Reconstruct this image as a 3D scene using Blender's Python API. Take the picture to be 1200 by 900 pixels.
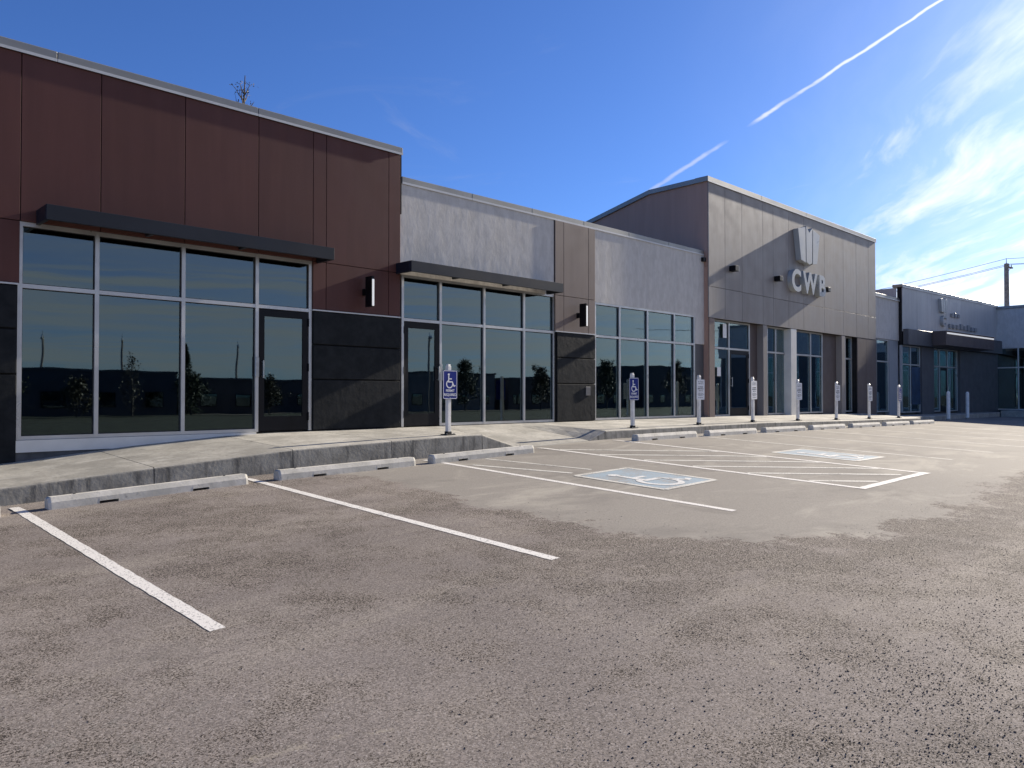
import bpy, bmesh, math, random
from mathutils import Vector, Matrix

R = math.radians
scene = bpy.context.scene
for o in list(bpy.data.objects):
    bpy.data.objects.remove(o)

# ------------------------------------------------------------------ camera
CAM_Z = 0.61
cam_d = bpy.data.cameras.new('camera')
cam = bpy.data.objects.new('camera', cam_d)
scene.collection.objects.link(cam)
cam_d.sensor_width = 36.0
cam_d.lens = 27.15
cam_d.clip_start = 0.05
cam_d.clip_end = 6000
cam.location = (0, 0, CAM_Z)
YAW, PITCH = R(45.3), R(0.89)
view_dir = Vector((math.cos(YAW) * math.cos(PITCH), math.sin(YAW) * math.cos(PITCH), math.sin(PITCH)))
cam.rotation_euler = view_dir.to_track_quat('-Z', 'Y').to_euler()
scene.camera = cam

# ------------------------------------------------------------------ sun, sky, exposure
SUN_EL, SUN_OFF = R(22.0), R(2.2)
sun_vec = Vector((math.cos(SUN_OFF) * math.cos(SUN_EL), -math.sin(SUN_OFF) * math.cos(SUN_EL), math.sin(SUN_EL)))
sd = bpy.data.lights.new('sun', 'SUN')
sd.energy = 5.0
sd.angle = R(0.53)
sd.color = (1.0, 0.90, 0.76)
sun = bpy.data.objects.new('sun', sd)
scene.collection.objects.link(sun)
sun.location = (40, -10, 60)
sun.rotation_euler = (-sun_vec).to_track_quat('-Z', 'Y').to_euler()

scene.view_settings.view_transform = 'Standard'
scene.view_settings.look = 'None'
scene.view_settings.exposure = 0.95
scene.view_settings.gamma = 1.0
scene.view_settings.use_curve_mapping = False
scene.render.engine = 'CYCLES'
scene.cycles.max_bounces = 7
scene.cycles.transparent_max_bounces = 16
scene.cycles.use_denoising = True


class NT:
    """small node-tree helper"""
    def __init__(s, tree):
        s.t = tree
        s.t.nodes.clear()

    def n(s, typ, props=None, **ins):
        nd = s.t.nodes.new(typ)
        for k, v in (props or {}).items():
            setattr(nd, k, v)
        for k, v in ins.items():
            key = k.replace('_', ' ') if not k.startswith('i') or not k[1:].isdigit() else int(k[1:])
            sock = nd.inputs[key]
            if isinstance(v, bpy.types.NodeSocket):
                s.t.links.new(v, sock)
            else:
                sock.default_value = v
        return nd

    def math(s, op, a, b=0.0, c=0.0, clamp=False):
        nd = s.n('ShaderNodeMath', {'operation': op, 'use_clamp': clamp}, i0=a, i1=b, i2=c)
        return nd.outputs[0]

    def vmath(s, op, a, b=(0, 0, 0)):
        nd = s.n('ShaderNodeVectorMath', {'operation': op}, i0=a, i1=b)
        return nd.outputs['Value'] if op in ('DOT_PRODUCT', 'LENGTH') else nd.outputs[0]

    def ramp(s, fac, lo, hi, a=0.0, b=1.0):
        nd = s.n('ShaderNodeMapRange', {'clamp': True, 'interpolation_type': 'SMOOTHSTEP'})
        for i, v in enumerate((fac, lo, hi, a, b)):
            if isinstance(v, bpy.types.NodeSocket):
                s.t.links.new(v, nd.inputs[i])
            else:
                nd.inputs[i].default_value = v
        return nd.outputs[0]

    def noise(s, vec, scale, detail=4.0, rough=0.55, dist=0.0):
        nd = s.n('ShaderNodeTexNoise', None, Vector=vec, Scale=scale, Detail=detail, Roughness=rough, Distortion=dist)
        return nd.outputs[0]

    def mix(s, fac, a, b, blend='MIX'):
        nd = s.n('ShaderNodeMix', {'data_type': 'RGBA', 'blend_type': blend})
        for i, v in ((0, fac), (6, a), (7, b)):
            if isinstance(v, bpy.types.NodeSocket):
                s.t.links.new(v, nd.inputs[i])
            else:
                nd.inputs[i].default_value = v if i == 0 else (v[0], v[1], v[2], 1.0)
        return nd.outputs[2]

    def link(s, a, b):
        s.t.links.new(a, b)


world = bpy.data.worlds.new('World')
scene.world = world
world.use_nodes = True
w = NT(world.node_tree)
sky = w.n('ShaderNodeTexSky', {'sky_type': 'NISHITA', 'sun_disc': False, 'sun_elevation': SUN_EL,
                               'sun_rotation': R(90) + SUN_OFF, 'air_density': 1.0, 'dust_density': 0.9,
                               'ozone_density': 2.6, 'altitude': 900.0})
tc = w.n('ShaderNodeTexCoord')
dirv = w.vmath('NORMALIZE', tc.outputs['Generated'])
sep = w.n('ShaderNodeSeparateXYZ', None, Vector=dirv)
zc_ = w.math('MAXIMUM', sep.outputs[2], 0.035)
px = w.math('DIVIDE', sep.outputs[0], zc_)
py = w.math('DIVIDE', sep.outputs[1], zc_)
pv = w.n('ShaderNodeCombineXYZ', None, X=px, Y=py).outputs[0]
# cirrus field: streaks run along (.86,.51) in the cloud plane, thicker towards the low side of the bank
along = w.vmath('DOT_PRODUCT', pv, (0.86, 0.51, 0))
across = w.vmath('DOT_PRODUCT', pv, (-0.51, 0.86, 0))
warp = w.noise(w.vmath('MULTIPLY', pv, (0.35, 0.35, 0)), 1.0, 3.0)
acr_w = w.math('ADD', across, w.math('MULTIPLY', w.math('SUBTRACT', warp, 0.5), 0.8))
cv = w.n('ShaderNodeCombineXYZ', None, X=w.math('MULTIPLY', along, 0.16), Y=w.math('MULTIPLY', acr_w, 0.95), Z=0.7).outputs[0]
cir = w.noise(cv, 1.5, 6.0, 0.55, 0.1)
cv2 = w.n('ShaderNodeCombineXYZ', None, X=w.math('MULTIPLY', along, 0.5), Y=w.math('MULTIPLY', acr_w, 2.4), Z=3.1).outputs[0]
cir2 = w.noise(cv2, 2.0, 6.0, 0.6, 0.2)
body = w.math('ADD', w.math('MULTIPLY', cir, 0.72), w.math('MULTIPLY', cir2, 0.28))
thr = w.ramp(across, -2.7, 0.6, 0.355, 0.66)
gap = w.noise(w.vmath('MULTIPLY', pv, (0.10, 0.16, 0)), 1.0, 3.0, 0.5)
thr = w.math('ADD', thr, w.math('MULTIPLY', w.math('SUBTRACT', gap, 0.48), 0.45))
cl = w.ramp(w.math('SUBTRACT', body, thr), -0.03, 0.24)
cl = w.math('MULTIPLY', cl, 0.85)
wisp = w.ramp(w.noise(w.vmath('MULTIPLY', pv, (1.4, 0.7, 1)), 1.1, 7.0, 0.62, 0.8), 0.56, 0.82, 0.0, 0.16)
cl = w.math('MAXIMUM', cl, wisp)
veil = w.math('MULTIPLY', w.ramp(across, 0.4, -2.6, 0.0, 0.40), w.ramp(cir2, 0.25, 0.75, 0.5, 1.0))
cl = w.math('MAXIMUM', cl, veil)
bank = w.math('MULTIPLY', w.ramp(across, -2.5, -8.0, 0.0, 0.9), w.ramp(w.noise(w.vmath('MULTIPLY', pv, (0.22, 0.22, 0)), 1.0, 6.0, 0.6, 0.5), 0.3, 0.68, 0.35, 1.0))
cl = w.math('MAXIMUM', cl, bank)
# contrail
off = w.math('ADD', w.math('SUBTRACT', w.vmath('DOT_PRODUCT', pv, (0.848, -0.53, 0)), 1.481),
             w.math('MULTIPLY', w.math('SUBTRACT', w.noise(pv, 6.0, 3.0), 0.5), 0.03))
s_al = w.vmath('DOT_PRODUCT', pv, (0.53, 0.848, 0))
wid = w.ramp(s_al, 1.2, 3.4, 0.008, 0.024)
tr = w.math('SUBTRACT', 1.0, w.ramp(w.math('DIVIDE', w.math('ABSOLUTE', off), wid), 0.15, 1.0))
brk = w.math('MAXIMUM', w.ramp(s_al, 2.62, 2.45), w.math('MULTIPLY', w.ramp(s_al, 2.72, 2.85), w.ramp(s_al, 4.6, 3.0, 0.15, 0.6)))
brk = w.math('MULTIPLY', brk, w.ramp(w.noise(pv, 5.0, 3.0), 0.3, 0.55, 0.45, 1.0))
tr = w.math('MULTIPLY', w.math('MULTIPLY', tr, brk), 0.62)
cl = w.math('MAXIMUM', cl, tr)
up = w.ramp(sep.outputs[2], 0.0, 0.04)
cl = w.math('MULTIPLY', cl, up)
sunward = w.math('MAXIMUM', w.vmath('DOT_PRODUCT', dirv, tuple(sun_vec)), 0.0)
cb = w.math('ADD', 4.6, w.math('MULTIPLY', w.math('POWER', sunward, 6.0), 10.5))
ccol = w.n('ShaderNodeVectorMath', {'operation': 'SCALE'}, i0=(1.0, 0.985, 0.97))
w.link(cb, ccol.inputs['Scale'])
skyc = w.mix(1.0, sky.outputs[0], (0.47, 0.72, 1.22), 'MULTIPLY')
mixc = w.mix(cl, skyc, (1, 1, 1))
w.link(ccol.outputs[0], mixc.node.inputs[7])
bg = w.n('ShaderNodeBackground', None, Color=mixc, Strength=0.064)
wo = w.n('ShaderNodeOutputWorld')
w.link(bg.outputs[0], wo.inputs[0])

# ------------------------------------------------------------------ materials
M = {}


def mat(name):
    m = bpy.data.materials.new(name)
    m.use_nodes = True
    M[name] = m
    t = NT(m.node_tree)
    t.out = t.n('ShaderNodeOutputMaterial')
    return t


def finish(t, col, rough, bump_h=None, bump=0.3, dist=0.01, metal=0.0, spec=0.5, **kw):
    b = t.n('ShaderNodeBsdfPrincipled', None, Roughness=rough, Metallic=metal)
    b.inputs['Specular IOR Level'].default_value = spec
    if isinstance(col, bpy.types.NodeSocket):
        t.link(col, b.inputs['Base Color'])
    else:
        b.inputs['Base Color'].default_value = (*col, 1)
    if bump_h is not None:
        bn = t.n('ShaderNodeBump', None, Strength=bump, Distance=dist, Height=bump_h)
        t.link(bn.outputs[0], b.inputs['Normal'])
    t.link(b.outputs[0], t.out.inputs[0])
    return b


def objv(t):
    return t.n('ShaderNodeTexCoord').outputs['Object']


def posv(t):
    return t.n('ShaderNodeNewGeometry').outputs['Position']


def simple(name, col, rough=0.5, var=0.15, scale=6.0, bump=0.0, metal=0.0, spec=0.5, bscale=60.0, dist=0.004):
    t = mat(name)
    v = posv(t)
    n1 = t.noise(v, scale, 5.0)
    lo = tuple(c * (1 - var) for c in col)
    hi = tuple(min(1, c * (1 + var)) for c in col)
    c = t.mix(t.ramp(n1, 0.3, 0.7), lo, hi)
    h = t.noise(v, bscale, 4.0) if bump else None
    rr = t.ramp(t.noise(v, scale * 0.7, 4.0), 0.3, 0.7, max(0.02, rough - 0.08), min(1, rough + 0.08))
    finish(t, c, rr, h, bump, dist, metal, spec)


# asphalt: coarse weathered surface, a finer dusty patch round the accessible bays
t = mat('asphalt')
v = posv(t)
sx = t.n('ShaderNodeSeparateXYZ', None, Vector=v)
nz = t.noise(v, 1.1, 5.0, 0.6)
nz2 = t.noise(v, 0.28, 4.0, 0.6)
fray = t.noise(v, 14.0, 4.0, 0.7)
dx = t.math('MAXIMUM', t.math('SUBTRACT', 8.3, sx.outputs[0]), 0.0)
dy = t.math('MAXIMUM', t.math('SUBTRACT', 5.2, sx.outputs[1]), 0.0)
dd = t.math('SQRT', t.math('ADD', t.math('MULTIPLY', dx, dx), t.math('MULTIPLY', dy, dy)))
dd = t.math('ADD', dd, t.math('MULTIPLY', t.math('SUBTRACT', nz, 0.5), 1.5))
dd = t.math('ADD', dd, t.math('MULTIPLY', t.math('SUBTRACT', fray, 0.5), 0.9))
smooth = t.ramp(dd, 2.3, 2.48, 1.0, 0.0)
vo2 = t.n('ShaderNodeTexVoronoi', {'feature': 'F1'}, Vector=v, Scale=110.0)
grain2 = t.n('ShaderNodeSeparateColor', None, Color=vo2.outputs['Color']).outputs[0]
base = t.mix(t.ramp(nz2, 0.32, 0.68), (0.178, 0.154, 0.137), (0.238, 0.208, 0.187))
base = t.mix(t.ramp(nz, 0.35, 0.75, 0.0, 0.5), base, (0.25, 0.217, 0.183))
lane = t.noise(t.vmath('MULTIPLY', v, (0.22, 1.5, 1)), 1.0, 5.0, 0.6, 0.3)
base = t.mix(t.ramp(lane, 0.50, 0.70, 0.0, 0.55), base, (0.285, 0.253, 0.215))
base = t.n('ShaderNodeHueSaturation', None, Value=t.math('ADD', 0.66, t.math('MULTIPLY', grain2, 0.72)), Color=base).outputs[0]
# ravelled pits gather in clumps, pale stones are strewn through
rim = t.math('MULTIPLY', t.ramp(dd, 2.3, 2.6), t.ramp(dd, 3.6, 2.6))
clump = t.math('ADD', t.math('MULTIPLY', t.noise(v, 2.2, 4.0, 0.65), 0.55), t.math('MULTIPLY', t.noise(v, 0.4, 3.0), 0.45))
clump = t.math('ADD', clump, t.math('MULTIPLY', rim, 0.09))
pn = t.noise(v, 86.0, 3.0, 0.78, 0.25)
pit = t.ramp(pn, t.ramp(clump, 0.38, 0.62, 0.605, 0.475), t.ramp(clump, 0.38, 0.62, 0.65, 0.525))
dk = t.math('MULTIPLY', pit, 0.92)
ln_ = t.noise(t.vmath('ADD', v, (9, 3, 1)), 105.0, 3.0, 0.7)
lt = t.ramp(ln_, 0.57, 0.64, 0.0, 0.7)
rough_c = t.mix(lt, base, (0.46, 0.42, 0.385))
rough_c = t.mix(dk, rough_c, (0.022, 0.017, 0.016))
fine = t.noise(v, 60.0, 4.0)
sm_c = t.mix(t.ramp(fine, 0.3, 0.7), (0.225, 0.205, 0.178), (0.295, 0.272, 0.236))
dust = t.noise(t.vmath('MULTIPLY', v, (0.5, 1.1, 1)), 1.1, 6.0, 0.68, 0.7)
sm_c = t.mix(t.ramp(dust, 0.48, 0.70, 0.0, 0.75), sm_c, (0.40, 0.37, 0.31))
sm_c = t.mix(t.ramp(t.noise(v, 0.7, 5.0, 0.65, 0.4), 0.50, 0.70, 0.0, 0.5), sm_c, (0.155, 0.142, 0.128))
spk = t.math('MULTIPLY', t.ramp(pn, 0.66, 0.70), 0.5)
sm_c = t.mix(spk, sm_c, (0.06, 0.053, 0.047))
# pale sand patches and faint green mineral tint in the coarse area
sand = t.ramp(t.noise(v, 0.9, 6.0, 0.7, 0.4), 0.645, 0.72, 0.0, 0.6)
rough_c = t.mix(sand, rough_c, (0.40, 0.355, 0.275))
grn = t.ramp(t.noise(t.vmath('ADD', v, (31, 7, 2)), 0.8, 5.0, 0.7), 0.64, 0.76, 0.0, 0.35)
rough_c = t.mix(grn, rough_c, (0.13, 0.16, 0.14))
oil = t.ramp(t.noise(t.vmath('ADD', v, (3, 57, 2)), 0.7, 4.0, 0.6, 0.5), 0.62, 0.80, 0.0, 0.55)
col = t.mix(smooth, rough_c, sm_c)
col = t.mix(oil, col, (0.07, 0.062, 0.058))
hgt = t.math('SUBTRACT', t.math('MULTIPLY', fine, 0.55), t.math('MULTIPLY', dk, t.math('SUBTRACT', 1.0, smooth)))
finish(t, col, 0.9, hgt, 0.55, 0.006, 0.0, 0.15)


def paint_mat(name, col, worn, under=(0.15, 0.14, 0.13)):
    t = mat(name)
    v = posv(t)
    n1 = t.noise(v, 34.0, 5.0, 0.7)
    n2 = t.noise(v, 2.2, 4.0, 0.6)
    chip = t.ramp(t.math('ADD', t.math('MULTIPLY', n1, 0.7), t.math('MULTIPLY', n2, 0.5)), worn, worn + 0.12)
    vo = t.n('ShaderNodeTexVoronoi', {'feature': 'F1'}, Vector=v, Scale=95.0)
    g = t.n('ShaderNodeSeparateColor', None, Color=vo.outputs['Color']).outputs[0]
    chip = t.math('MAXIMUM', chip, t.math('MULTIPLY', t.ramp(g, 0.86, 0.9), 0.6))
    c = t.mix(chip, col, under)
    finish(t, c, 0.75, t.math('SUBTRACT', 1.0, vo.outputs['Distance']), 0.35, 0.004)


paint_mat('line_paint', (0.74, 0.71, 0.65), 0.70)
paint_mat('line_paint_worn', (0.62, 0.60, 0.53), 0.62, (0.2, 0.19, 0.17))
paint_mat('blue_paint', (0.26, 0.35, 0.41), 0.58, (0.27, 0.26, 0.24))
paint_mat('symbol_paint', (0.68, 0.67, 0.63), 0.63, (0.28, 0.31, 0.32))

# concrete
t = mat('concrete')
v = posv(t)
n1 = t.noise(v, 1.6, 6.0, 0.65)
n2 = t.noise(v, 22.0, 5.0, 0.6)
rnd = t.n('ShaderNodeObjectInfo').outputs['Random']
c = t.mix(t.ramp(n1, 0.32, 0.7), (0.29, 0.275, 0.235), (0.50, 0.475, 0.41))
c = t.mix(t.ramp(n2, 0.35, 0.75, 0.0, 0.55), c, (0.23, 0.222, 0.195))
c = t.mix(t.ramp(t.noise(t.vmath('MULTIPLY', v, (0.8, 2.2, 1)), 1.7, 6.0, 0.7, 0.6), 0.54, 0.70, 0.0, 0.7), c, (0.60, 0.58, 0.52))
c = t.mix(t.ramp(t.noise(v, 5.0, 5.0, 0.7, 0.5), 0.56, 0.74, 0.0, 0.6), c, (0.12, 0.118, 0.108))
br = t.n('ShaderNodeHueSaturation', None, Value=t.math('ADD', 0.9, t.math('MULTIPLY', rnd, 0.2)), Color=c).outputs[0]
vv = t.n('ShaderNodeTexVoronoi', {'feature': 'F1'}, Vector=v, Scale=70.0)
hh = t.math('ADD', n2, t.math('MULTIPLY', vv.outputs['Distance'], 0.35))
finish(t, br, 0.85, hh, 0.35, 0.006)

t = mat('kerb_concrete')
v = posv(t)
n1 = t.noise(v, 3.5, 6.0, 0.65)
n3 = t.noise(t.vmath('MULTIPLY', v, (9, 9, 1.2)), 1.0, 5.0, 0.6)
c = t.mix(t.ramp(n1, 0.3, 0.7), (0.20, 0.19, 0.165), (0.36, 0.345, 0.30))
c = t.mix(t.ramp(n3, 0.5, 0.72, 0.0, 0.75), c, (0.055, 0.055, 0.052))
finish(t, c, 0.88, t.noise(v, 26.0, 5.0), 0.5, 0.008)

t = mat('stop_concrete')
v = posv(t)
n1 = t.noise(v, 4.0, 6.0, 0.65)
c = t.mix(t.ramp(n1, 0.35, 0.7), (0.48, 0.46, 0.40), (0.66, 0.63, 0.56))
c = t.mix(t.ramp(t.noise(v, 14.0, 6.0, 0.7), 0.55, 0.75, 0.0, 0.7), c, (0.20, 0.19, 0.17))
finish(t, c, 0.8, t.noise(v, 40.0, 5.0), 0.4, 0.004)

# stucco: trowelled, visible relief under raking light
t = mat('stucco')
v = posv(t)
tro = t.noise(t.vmath('MULTIPLY', v, (4.6, 4.6, 2.2)), 1.5, 6.0, 0.66, 0.25)
bro = t.noise(t.vmath('MULTIPLY', v, (1.0, 1.0, 0.6)), 0.8, 3.0, 0.5)
fin = t.noise(v, 70.0, 4.0)
c = t.mix(t.ramp(tro, 0.3, 0.7), (0.58, 0.55, 0.495), (0.69, 0.66, 0.605))
streak = t.noise(t.vmath('MULTIPLY', v, (7, 7, 0.35)), 1.0, 5.0, 0.65)
c = t.mix(t.ramp(streak, 0.5, 0.75, 0.0, 0.4), c, (0.46, 0.45, 0.43))
h = t.math('ADD', t.math('MULTIPLY', tro, 0.20), t.math('ADD', t.math('MULTIPLY', bro, 0.6), t.math('MULTIPLY', fin, 0.035)))
finish(t, c, 0.9, h, 0.42, 0.06)


def panel_mat(name, col, rough, var=0.06, spec=0.5, wav=0.25):
    t = mat(name)
    v = posv(t)
    rnd = t.n('ShaderNodeObjectInfo').outputs['Random']
    st = t.noise(t.vmath('MULTIPLY', v, (5, 5, 0.4)), 1.0, 4.0, 0.6)
    c = t.mix(t.ramp(st, 0.3, 0.7), tuple(x * (1 - var) for x in col), tuple(x * (1 + var) for x in col))
    val = t.math('ADD', 0.93, t.math('MULTIPLY', rnd, 0.14))
    c = t.n('ShaderNodeHueSaturation', None, Value=val, Color=c).outputs[0]
    wv = t.noise(v, 0.9, 2.0)
    rr = t.ramp(t.noise(v, 2.4, 5.0, 0.65), 0.3, 0.7, rough - 0.05, rough + 0.1)
    finish(t, c, rr, wv, wav, 0.012, 0.0, spec)


panel_mat('brown_panel', (0.108, 0.044, 0.036), 0.5, 0.06, 0.25)
panel_mat('taupe_panel', (0.215, 0.165, 0.140), 0.5, 0.06, 0.3)
panel_mat('greige_panel', (0.27, 0.245, 0.222), 0.5)
panel_mat('dark_taupe', (0.10, 0.078, 0.072), 0.55)
panel_mat('side_taupe', (0.42, 0.265, 0.20), 0.6, 0.05, 0.2)
panel_mat('grey_panel', (0.52, 0.52, 0.50), 0.5)  # base colour lightened to stand in for haze over the corner store
panel_mat('charcoal_panel', (0.10, 0.10, 0.105), 0.5)  # lightened too for the hazy far stores; nearer panels share it
panel_mat('pale_panel', (0.33, 0.35, 0.37), 0.45)

t = mat('black_stone')
v = posv(t)
n1 = t.noise(v, 5.0, 6.0, 0.65)
n2 = t.noise(t.vmath('MULTIPLY', v, (6, 6, 1)), 3.0, 5.0, 0.65)
c = t.mix(t.ramp(n1, 0.3, 0.75), (0.006, 0.008, 0.010), (0.018, 0.020, 0.022))
c = t.mix(t.ramp(n2, 0.62, 0.8, 0, 0.3), c, (0.035, 0.035, 0.034))
finish(t, c, 0.6, t.math('ADD', n1, t.math('MULTIPLY', n2, 0.25)), 0.22, 0.02, 0, 0.18)

simple('black_paint', (0.006, 0.006, 0.008), 0.4, 0.2, spec=0.22)
simple('slate_metal', (0.014, 0.018, 0.027), 0.45, 0.12, 2.0, spec=0.3)
simple('cap_metal', (0.27, 0.27, 0.255), 0.42, 0.10, 1.2, metal=0.35)
simple('cap_edge', (0.62, 0.63, 0.62), 0.4, 0.06, 2.0)
simple('aluminium', (0.58, 0.57, 0.55), 0.35, 0.06, 3.0, metal=0.55)
simple('white_metal', (0.76, 0.74, 0.68), 0.4, 0.05, 3.0)
simple('foundation', (0.10, 0.10, 0.10), 0.85, 0.25, 5.0, bump=0.4)
simple('joint_dark', (0.012, 0.011, 0.011), 0.9, 0.2)
simple('roofing', (0.09, 0.09, 0.09), 0.9, 0.2, 2.0)
simple('room_wall', (0.22, 0.22, 0.21), 0.9, 0.1, 1.0)
simple('room_floor', (0.10, 0.095, 0.09), 0.6, 0.2, 1.0)
simple('room_thing', (0.06, 0.055, 0.05), 0.6, 0.2, 1.0)
simple('post_white', (0.88, 0.85, 0.78), 0.45, 0.10, 9.0)
simple('steel', (0.45, 0.45, 0.44), 0.35, 0.1, 9.0, metal=0.9)
simple('sign_blue', (0.006, 0.020, 0.20), 0.4, 0.06, 5.0, spec=0.15)
simple('sign_white', (0.84, 0.84, 0.83), 0.4, 0.05, 5.0)
simple('sign_print', (0.10, 0.10, 0.11), 0.5, 0.1, 5.0)
simple('letter_face', (0.41, 0.43, 0.42), 0.35, 0.06, 2.0)
simple('letter_side', (0.30, 0.31, 0.31), 0.4, 0.06, 2.0)
simple('pole_wood', (0.24, 0.22, 0.195), 0.9, 0.25, 4.0)
simple('wire', (0.02, 0.02, 0.02), 0.6, 0.1)
simple('bark', (0.10, 0.085, 0.07), 0.9, 0.3, 8.0)
simple('far_wall_a', (0.10, 0.085, 0.075), 0.9, 0.2, 0.6)
simple('far_wall_b', (0.17, 0.165, 0.155), 0.9, 0.15, 0.6)
simple('far_wall_c', (0.07, 0.075, 0.08), 0.9, 0.15, 0.6)
simple('rubber', (0.015, 0.015, 0.015), 0.7, 0.1)
simple('poster_blue', (0.012, 0.04, 0.10), 0.4, 0.35, 2.0)
simple('gravel', (0.06, 0.05, 0.044), 0.85, 0.6, 40.0)


def leaf_mat(name, a, b):
    t = mat(name)
    rnd = t.noise(posv(t), 2.5, 3.0)
    c = t.mix(t.ramp(rnd, 0.3, 0.7), a, b)
    finish(t, c, 0.6)


leaf_mat('leaf_autumn', (0.04, 0.038, 0.02), (0.075, 0.062, 0.03))
leaf_mat('leaf_fir', (0.012, 0.025, 0.014), (0.03, 0.05, 0.025))
leaf_mat('leaf_green', (0.022, 0.036, 0.014), (0.045, 0.06, 0.022))

# lit lens of the wall lights and canopy strip
t = mat('lamp_lens')
b = finish(t, (0.8, 0.8, 0.78), 0.4)
b.inputs['Emission Color'].default_value = (1, 0.97, 0.92, 1)
b.inputs['Emission Strength'].default_value = 0.25


def glass_mat(name, tint, base_r, refl=(0.68, 0.86, 0.90)):
    t = mat(name)
    v = posv(t)
    lw = t.n('ShaderNodeLayerWeight', None, Blend=0.5)
    f = t.math('ADD', t.math('MULTIPLY', t.math('POWER', lw.outputs['Facing'], 3.5), 0.85), base_r, 0, True)
    rnd = t.n('ShaderNodeObjectInfo').outputs['Random']
    sh = t.n('ShaderNodeCombineXYZ', None, X=t.math('MULTIPLY', rnd, 40.0), Y=0.0, Z=t.math('MULTIPLY', rnd, 23.0)).outputs[0]
    wv = t.noise(t.vmath('ADD', v, sh), 0.8, 2.0)
    bn = t.n('ShaderNodeBump', None, Strength=0.2, Distance=0.006, Height=wv)
    gl = t.n('ShaderNodeBsdfGlossy', None, Roughness=0.012, Color=(*refl, 1))
    t.link(bn.outputs[0], gl.inputs['Normal'])
    tr = t.n('ShaderNodeBsdfTransparent', None, Color=(*tint, 1))
    mx = t.n('ShaderNodeMixShader', None, i0=f, i1=tr.outputs[0], i2=gl.outputs[0])
    t.link(mx.outputs[0], t.out.inputs[0])


glass_mat('tinted_glass', (0.28, 0.32, 0.34), 0.19)
glass_mat('clear_glass', (0.55, 0.60, 0.60), 0.15)

# ------------------------------------------------------------------ mesh helpers
COL = scene.collection


class MB:
    def __init__(s):
        s.v, s.f, s.smooth = [], [], False

    def box(s, x0, x1, y0, y1, z0, z1):
        b = len(s.v)
        s.v += [(x0, y0, z0), (x1, y0, z0), (x1, y1, z0), (x0, y1, z0), (x0, y0, z1), (x1, y0, z1), (x1, y1, z1), (x0, y1, z1)]
        s.f += [tuple(b + i for i in q) for q in ((0, 3, 2, 1), (4, 5, 6, 7), (0, 1, 5, 4), (1, 2, 6, 5), (2, 3, 7, 6), (3, 0, 4, 7))]
        return s

    def prism(s, poly, y0, y1):
        """polygon in x,z (counter-clockwise seen from -y) extruded along y"""
        b, n = len(s.v), len(poly)
        s.v += [(x, y0, z) for x, z in poly] + [(x, y1, z) for x, z in poly]
        s.f.append(tuple(range(b, b + n)))
        s.f.append(tuple(range(b + 2 * n - 1, b + n - 1, -1)))
        for i in range(n):
            j = (i + 1) % n
            s.f.append((b + i, b + n + i, b + n + j, b + j))
        return s

    def tube(s, p0, p1, r0, r1=None, n=8, caps=True):
        r1 = r0 if r1 is None else r1
        p0, p1 = Vector(p0), Vector(p1)
        d = (p1 - p0).normalized()
        a = d.orthogonal().normalized()
        c = d.cross(a)
        b = len(s.v)
        for p, r in ((p0, r0), (p1, r1)):
            for i in range(n):
                th = 2 * math.pi * i / n
                s.v.append(tuple(p + a * (r * math.cos(th)) + c * (r * math.sin(th))))
        for i in range(n):
            j = (i + 1) % n
            s.f.append((b + i, b + j, b + n + j, b + n + i))
        if caps:
            s.f.append(tuple(range(b + n - 1, b - 1, -1)))
            s.f.append(tuple(range(b + n, b + 2 * n)))
        return s

    def quad(s, *p):
        b = len(s.v)
        s.v += [tuple(q) for q in p]
        s.f.append(tuple(range(b, b + len(p))))
        return s

    def mesh(s, name, material, bevel=0.0, seg=1):
        me = bpy.data.meshes.new(name)
        me.from_pydata(s.v, [], s.f)
        bm = bmesh.new()
        bm.from_mesh(me)
        bmesh.ops.recalc_face_normals(bm, faces=bm.faces)
        if bevel:
            es = [e for e in bm.edges if len(e.link_faces) == 2 and e.calc_face_angle(0) > 0.5]
            bmesh.ops.bevel(bm, geom=es, offset=bevel, segments=seg, affect='EDGES', profile=0.5)
        bm.to_mesh(me)
        bm.free()
        if s.smooth:
            for p in me.polygons:
                p.use_smooth = True
        me.materials.append(M[material])
        return me

    def build(s, name, material, parent=None, bevel=0.0, seg=1):
        o = bpy.data.objects.new(name, s.mesh(name, material, bevel, seg))
        COL.objects.link(o)
        o.parent = parent
        return o


def tag(o, label=None, cat=None, group=None, kind=None):
    for k, v_ in (('label', label), ('category', cat), ('group', group), ('kind', kind)):
        if v_:
            o[k] = v_
    return o


def empty(name, loc=(0, 0, 0), rz=0.0):
    o = bpy.data.objects.new(name, None)
    o.empty_display_size = 0.3
    COL.objects.link(o)
    o.location = loc
    o.rotation_euler = (0, 0, rz)
    return o


def copy_tree(o, parent=None):
    c = o.copy()
    COL.objects.link(c)
    c.parent = parent
    for ch in list(o.children):
        copy_tree(ch, c)
    return c


def box_obj(name, m, parent, *b, bevel=0.0):
    return MB().box(*b).build(name, m, parent, bevel)


def text_mesh(txt, size, depth, offset=0.0, spacing=1.0):
    cu = bpy.data.curves.new('lettering', 'FONT')
    cu.body = txt
    cu.size = size
    cu.extrude = depth
    cu.offset = offset
    cu.space_character = spacing
    cu.align_x = 'CENTER'
    cu.resolution_u = 4
    ob = bpy.data.objects.new('lettering_source', cu)
    COL.objects.link(ob)
    bpy.context.view_layer.update()
    me = bpy.data.meshes.new_from_object(ob.evaluated_get(bpy.context.evaluated_depsgraph_get()))
    bpy.data.objects.remove(ob)
    return me


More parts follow.
